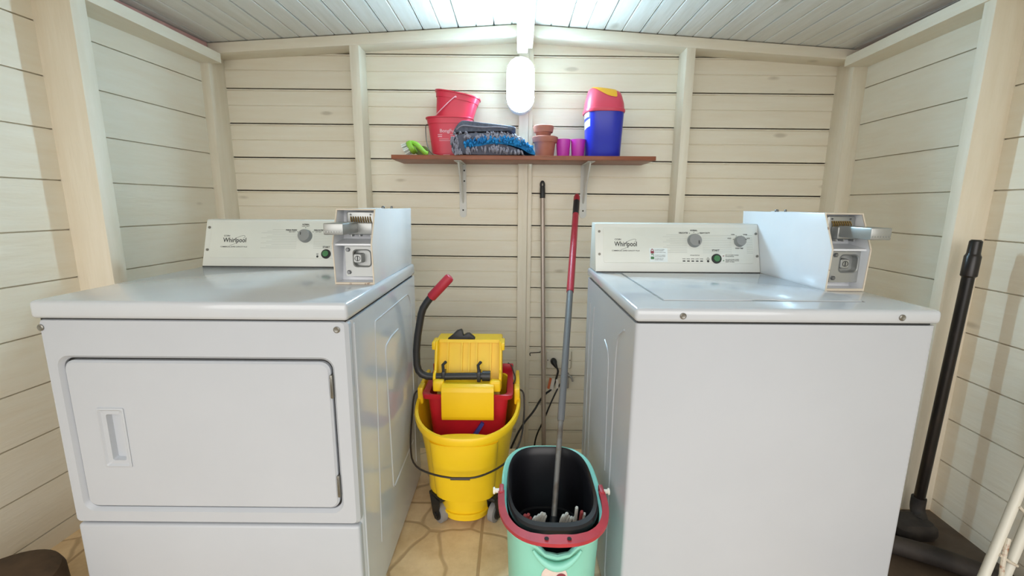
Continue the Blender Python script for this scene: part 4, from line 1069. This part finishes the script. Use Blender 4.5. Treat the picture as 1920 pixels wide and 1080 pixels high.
# ------------------------------------------------------------------ outlet, plug, cables, tags, hook, tap
t = thing('wall_outlet', 'beige double wall outlet on the boards behind the poles', 'outlet', (.250, 2.337, .262))
mb = MB(); mb.loft([Y_(rrect(.181, .319, .262, .364, .006), 2.339), Y_(rrect(.181, .319, .262, .364, .006), 2.318), Y_(rrect(.186, .314, .267, .359, .006), 2.310)]); part(mb, 'face_plate', 'socket', t)
for xx in (.190, .310):
    mb = MB(); mb.lathe([(.003, 0), (.003, .001)], (xx, 2.310, .312), 10, Matrix.Rotation(pi/2, 4, 'X'), cap1=True); part(mb, 'screw', 'knob_mark', t)
t = thing('power_cord', 'black power cord with moulded plug hanging from the outlet towards the mop bucket', 'power cord', (.22, 2.30, .30))
mb = MB(); mb.tube([(.220, 2.310, .312), (.220, 2.30, .312), (.221, 2.285, .309), (.226, 2.275, .300), (.234, 2.270, .285)], [.014, .017, .017, .012, .007], 14); part(mb, 'plug', 'cable', t)
mb = MB(); mb.tube(smooth([(.233, 2.272, .288), (.244, 2.268, .270), (.238, 2.268, .238), (.222, 2.262, .19), (.205, 2.25, .165), (.172, 2.235, .150), (.140, 2.22, .110), (.112, 2.20, .065), (.060, 2.18, .012), (.015, 2.15, -.06), (-.03, 2.11, -.16), (-.06, 2.06, -.252), (-.10, 2.0, -.254)]), .0055, 8); part(mb, 'cable', 'cable', t)
mb = MB(); mb.tube(smooth([(.275, 2.28, .215), (.262, 2.265, .205), (.245, 2.25, .185), (.205, 2.22, .110), (.160, 2.20, .0), (.128, 2.20, -.07), (.116, 2.20, -.15), (.110, 2.16, -.255), (.08, 2.05, -.2555)]), .0042, 8)
solo(mb, 'cable', 'cable', 'thinner black cable hanging down behind the metal pole to the teal bucket', 'cable')
def tagpiece(q, y, mt, lb, cat='tag'):
    mb = MB(); mb.loft([Y_(q, y), Y_(q, y-.002)]); return solo(mb, 'cord_tag', mt, lb, cat, 'tags on the power cord')
tagpiece([(.197, .236), (.209, .231), (.197, .170), (.185, .176)], 2.252, 'tag_orange', 'orange paper tag hanging on the black cord by the outlet')
tagpiece([(.210, .232), (.226, .226), (.214, .158), (.198, .164)], 2.249, 'tag_white', 'white paper tag hanging beside the orange tag')
tagpiece([(.230, .228), (.243, .229), (.246, .164), (.233, .162)], 2.246, 'tag_white', 'narrow white paper tag nearest the mop pole')
t = thing('water_tap', 'grey plastic tap on the wall behind the grey mop pole', 'tap', (.295, 2.335, .16))
mb = MB(); mb.lathe([(.022, 0), (.022, .006), (.012, .008), (.012, .045)], (.292, 2.339, .215), 16, Matrix.Rotation(pi/2, 4, 'X'), cap0=True, cap1=True)
mb.tube(smooth([(.292, 2.296, .215), (.293, 2.288, .205), (.294, 2.285, .185), (.294, 2.285, .165)]), .011, 12); part(mb, 'spout', 'pipe_grey', t)
mb = MB(); mb.tube(smooth([(.292, 2.30, .226), (.305, 2.295, .232), (.320, 2.29, .222), (.326, 2.288, .200)]), .006, 8); part(mb, 'lever', 'pipe_grey', t)
mb = MB(); mb.tube(smooth([(.150, 2.322, .352), (.100, 2.322, .349), (.093, 2.322, .348), (.0925, 2.322, .338), (.0955, 2.322, .332)], 2), .0026, 8); mb.tube([(.148, 2.322, .352), (.150, 2.341, .352)], .0026, 8)
solo(mb, 'wire_hook', 'wire', 'small bent wire hook fixed to the boards beside the centre post', 'hook')

# ------------------------------------------------------------------ right corner: black pole with dark head
p0, p1 = Vector((1.475, 1.455, .055)), Vector((1.496, 1.452, 1.035)); d = p1-p0
t = thing('floor_pole', 'black pole with a thick collar leaning on the right front post', 'pole', (1.45, 1.42, 0))
part(MB().tube([p0, p1-d*.10], .0165, 18), 'shaft', 'pole_black', t)
part(MB().tube([p1-d*.125, p1-d*.12, p1-d*.055, p1-d*.05, p1-d*.045, p1-d*.005, p1], [.017, .0215, .0215, .019, .0175, .0165, .012], 20), 'collar', 'pole_black', t)
mb = MB(); mb.tube(smooth([p0+Vector((0, 0, .05)), p0, Vector((1.470, 1.43, .040)), Vector((1.448, 1.415, .034))]), .022, 14)
mb.loft([[(1.430+x*k, 1.410+y*k, z) for x, y in rrect(-.090, .055, -.055, .05, .03, 5)] for z, k in ((.012, .96), (.020, 1), (.040, .95), (.052, .75))])
part(mb, 'floor_head', 'head_black', t)
mb = MB(); mb.loft([[(1.430+x, 1.410+y, z) for x, y in rrect(-.086, .051, -.050, .046, .03, 5)] for z in (.0, .013)]); part(mb, 'bristle_strip', 'head_black', t)
# dark hose-like object on the floor beside the washer
mb = MB(); mb.tube(smooth([(1.02, 1.30, .031), (1.10, 1.345, .031), (1.20, 1.345, .031), (1.30, 1.30, .031), (1.41, 1.235, .031), (1.49, 1.15, .031), (1.53, 1.04, .031)]), .030, 14)
solo(mb, 'floor_hose', 'head_black', 'thick black hose lying on the floor between washer and right wall', 'hose')
mb = MB(); mb.prism([(1.05, .62), (1.546, .62), (1.587, 1.30), (1.597, 1.528), (1.05, 1.528)], 'z', 0, .004)
M['dark_sheet'] = mat('dark brown floor sheet', '#584a3c', .55, col2='#43382d', nscale=8)  # thin sheet giving the floor its dark brown colour in this corner
solo(mb, 'floor_surface', 'dark_sheet', 'dark brown sheet on the floor in the right corner', 'mat')
bpy.data.objects['floor_hose'].location.z += .004
for n_ in ('floor_pole',): bpy.data.objects[n_].location.z += .004

# ------------------------------------------------------------------ clothes airer leaning on the right wall
t = thing('clothes_airer', 'folded white tubular clothes airer with rusty rungs leaning at the right edge', 'clothes airer', (1.26, 1.03, 0))
a0, a1 = Vector((1.224, 1.027, .010)), Vector((1.545, 1.179, .705))
b0, b1 = Vector((1.300, 1.040, .010)), Vector((1.552, 1.150, .640))
part(MB().tube([a0, a0.lerp(a1, .5), a1], .0115, 16), 'leg', 'airer', t)
part(MB().tube([b0, b0.lerp(b1, .5), b1], .0115, 16), 'leg', 'airer', t)
for k in (.12, .30, .48, .66, .84):
    p = a0.lerp(a1, k); q = b0.lerp(b1, min(k*1.02, .98))
    mb = MB(); mb.tube([p+Vector((0, -.013, 0)), (p+q)/2+Vector((0, -.016, -.012)), q+Vector((0, -.013, -.02))], .0038, 8); part(mb, 'rung', 'airer_wire', t)
mb = MB(); mb.tube(smooth([a0.lerp(a1, .36)+Vector((.008, -.012, 0)), a0.lerp(a1, .28)+Vector((.012, -.016, 0)), a0.lerp(a1, .20)+Vector((.03, -.018, -.005)), b0.lerp(b1, .12)+Vector((0, -.016, 0))]), .0055, 10); part(mb, 'brace', 'airer_wire', t)

# ------------------------------------------------------------------ brown round stool at the left edge
mb = MB(); cx, cy = -1.325, .985
mb.lathe([(.02, 0), (.115, 0), (.122, .02), (.128, .10), (.126, .150), (.118, .170), (.10, .180), (.0, .185)], (cx, cy, 0), 40)
solo(mb, 'pouffe', 'stool', 'dark brown round pouffe on the floor left of the dryer', 'stool')
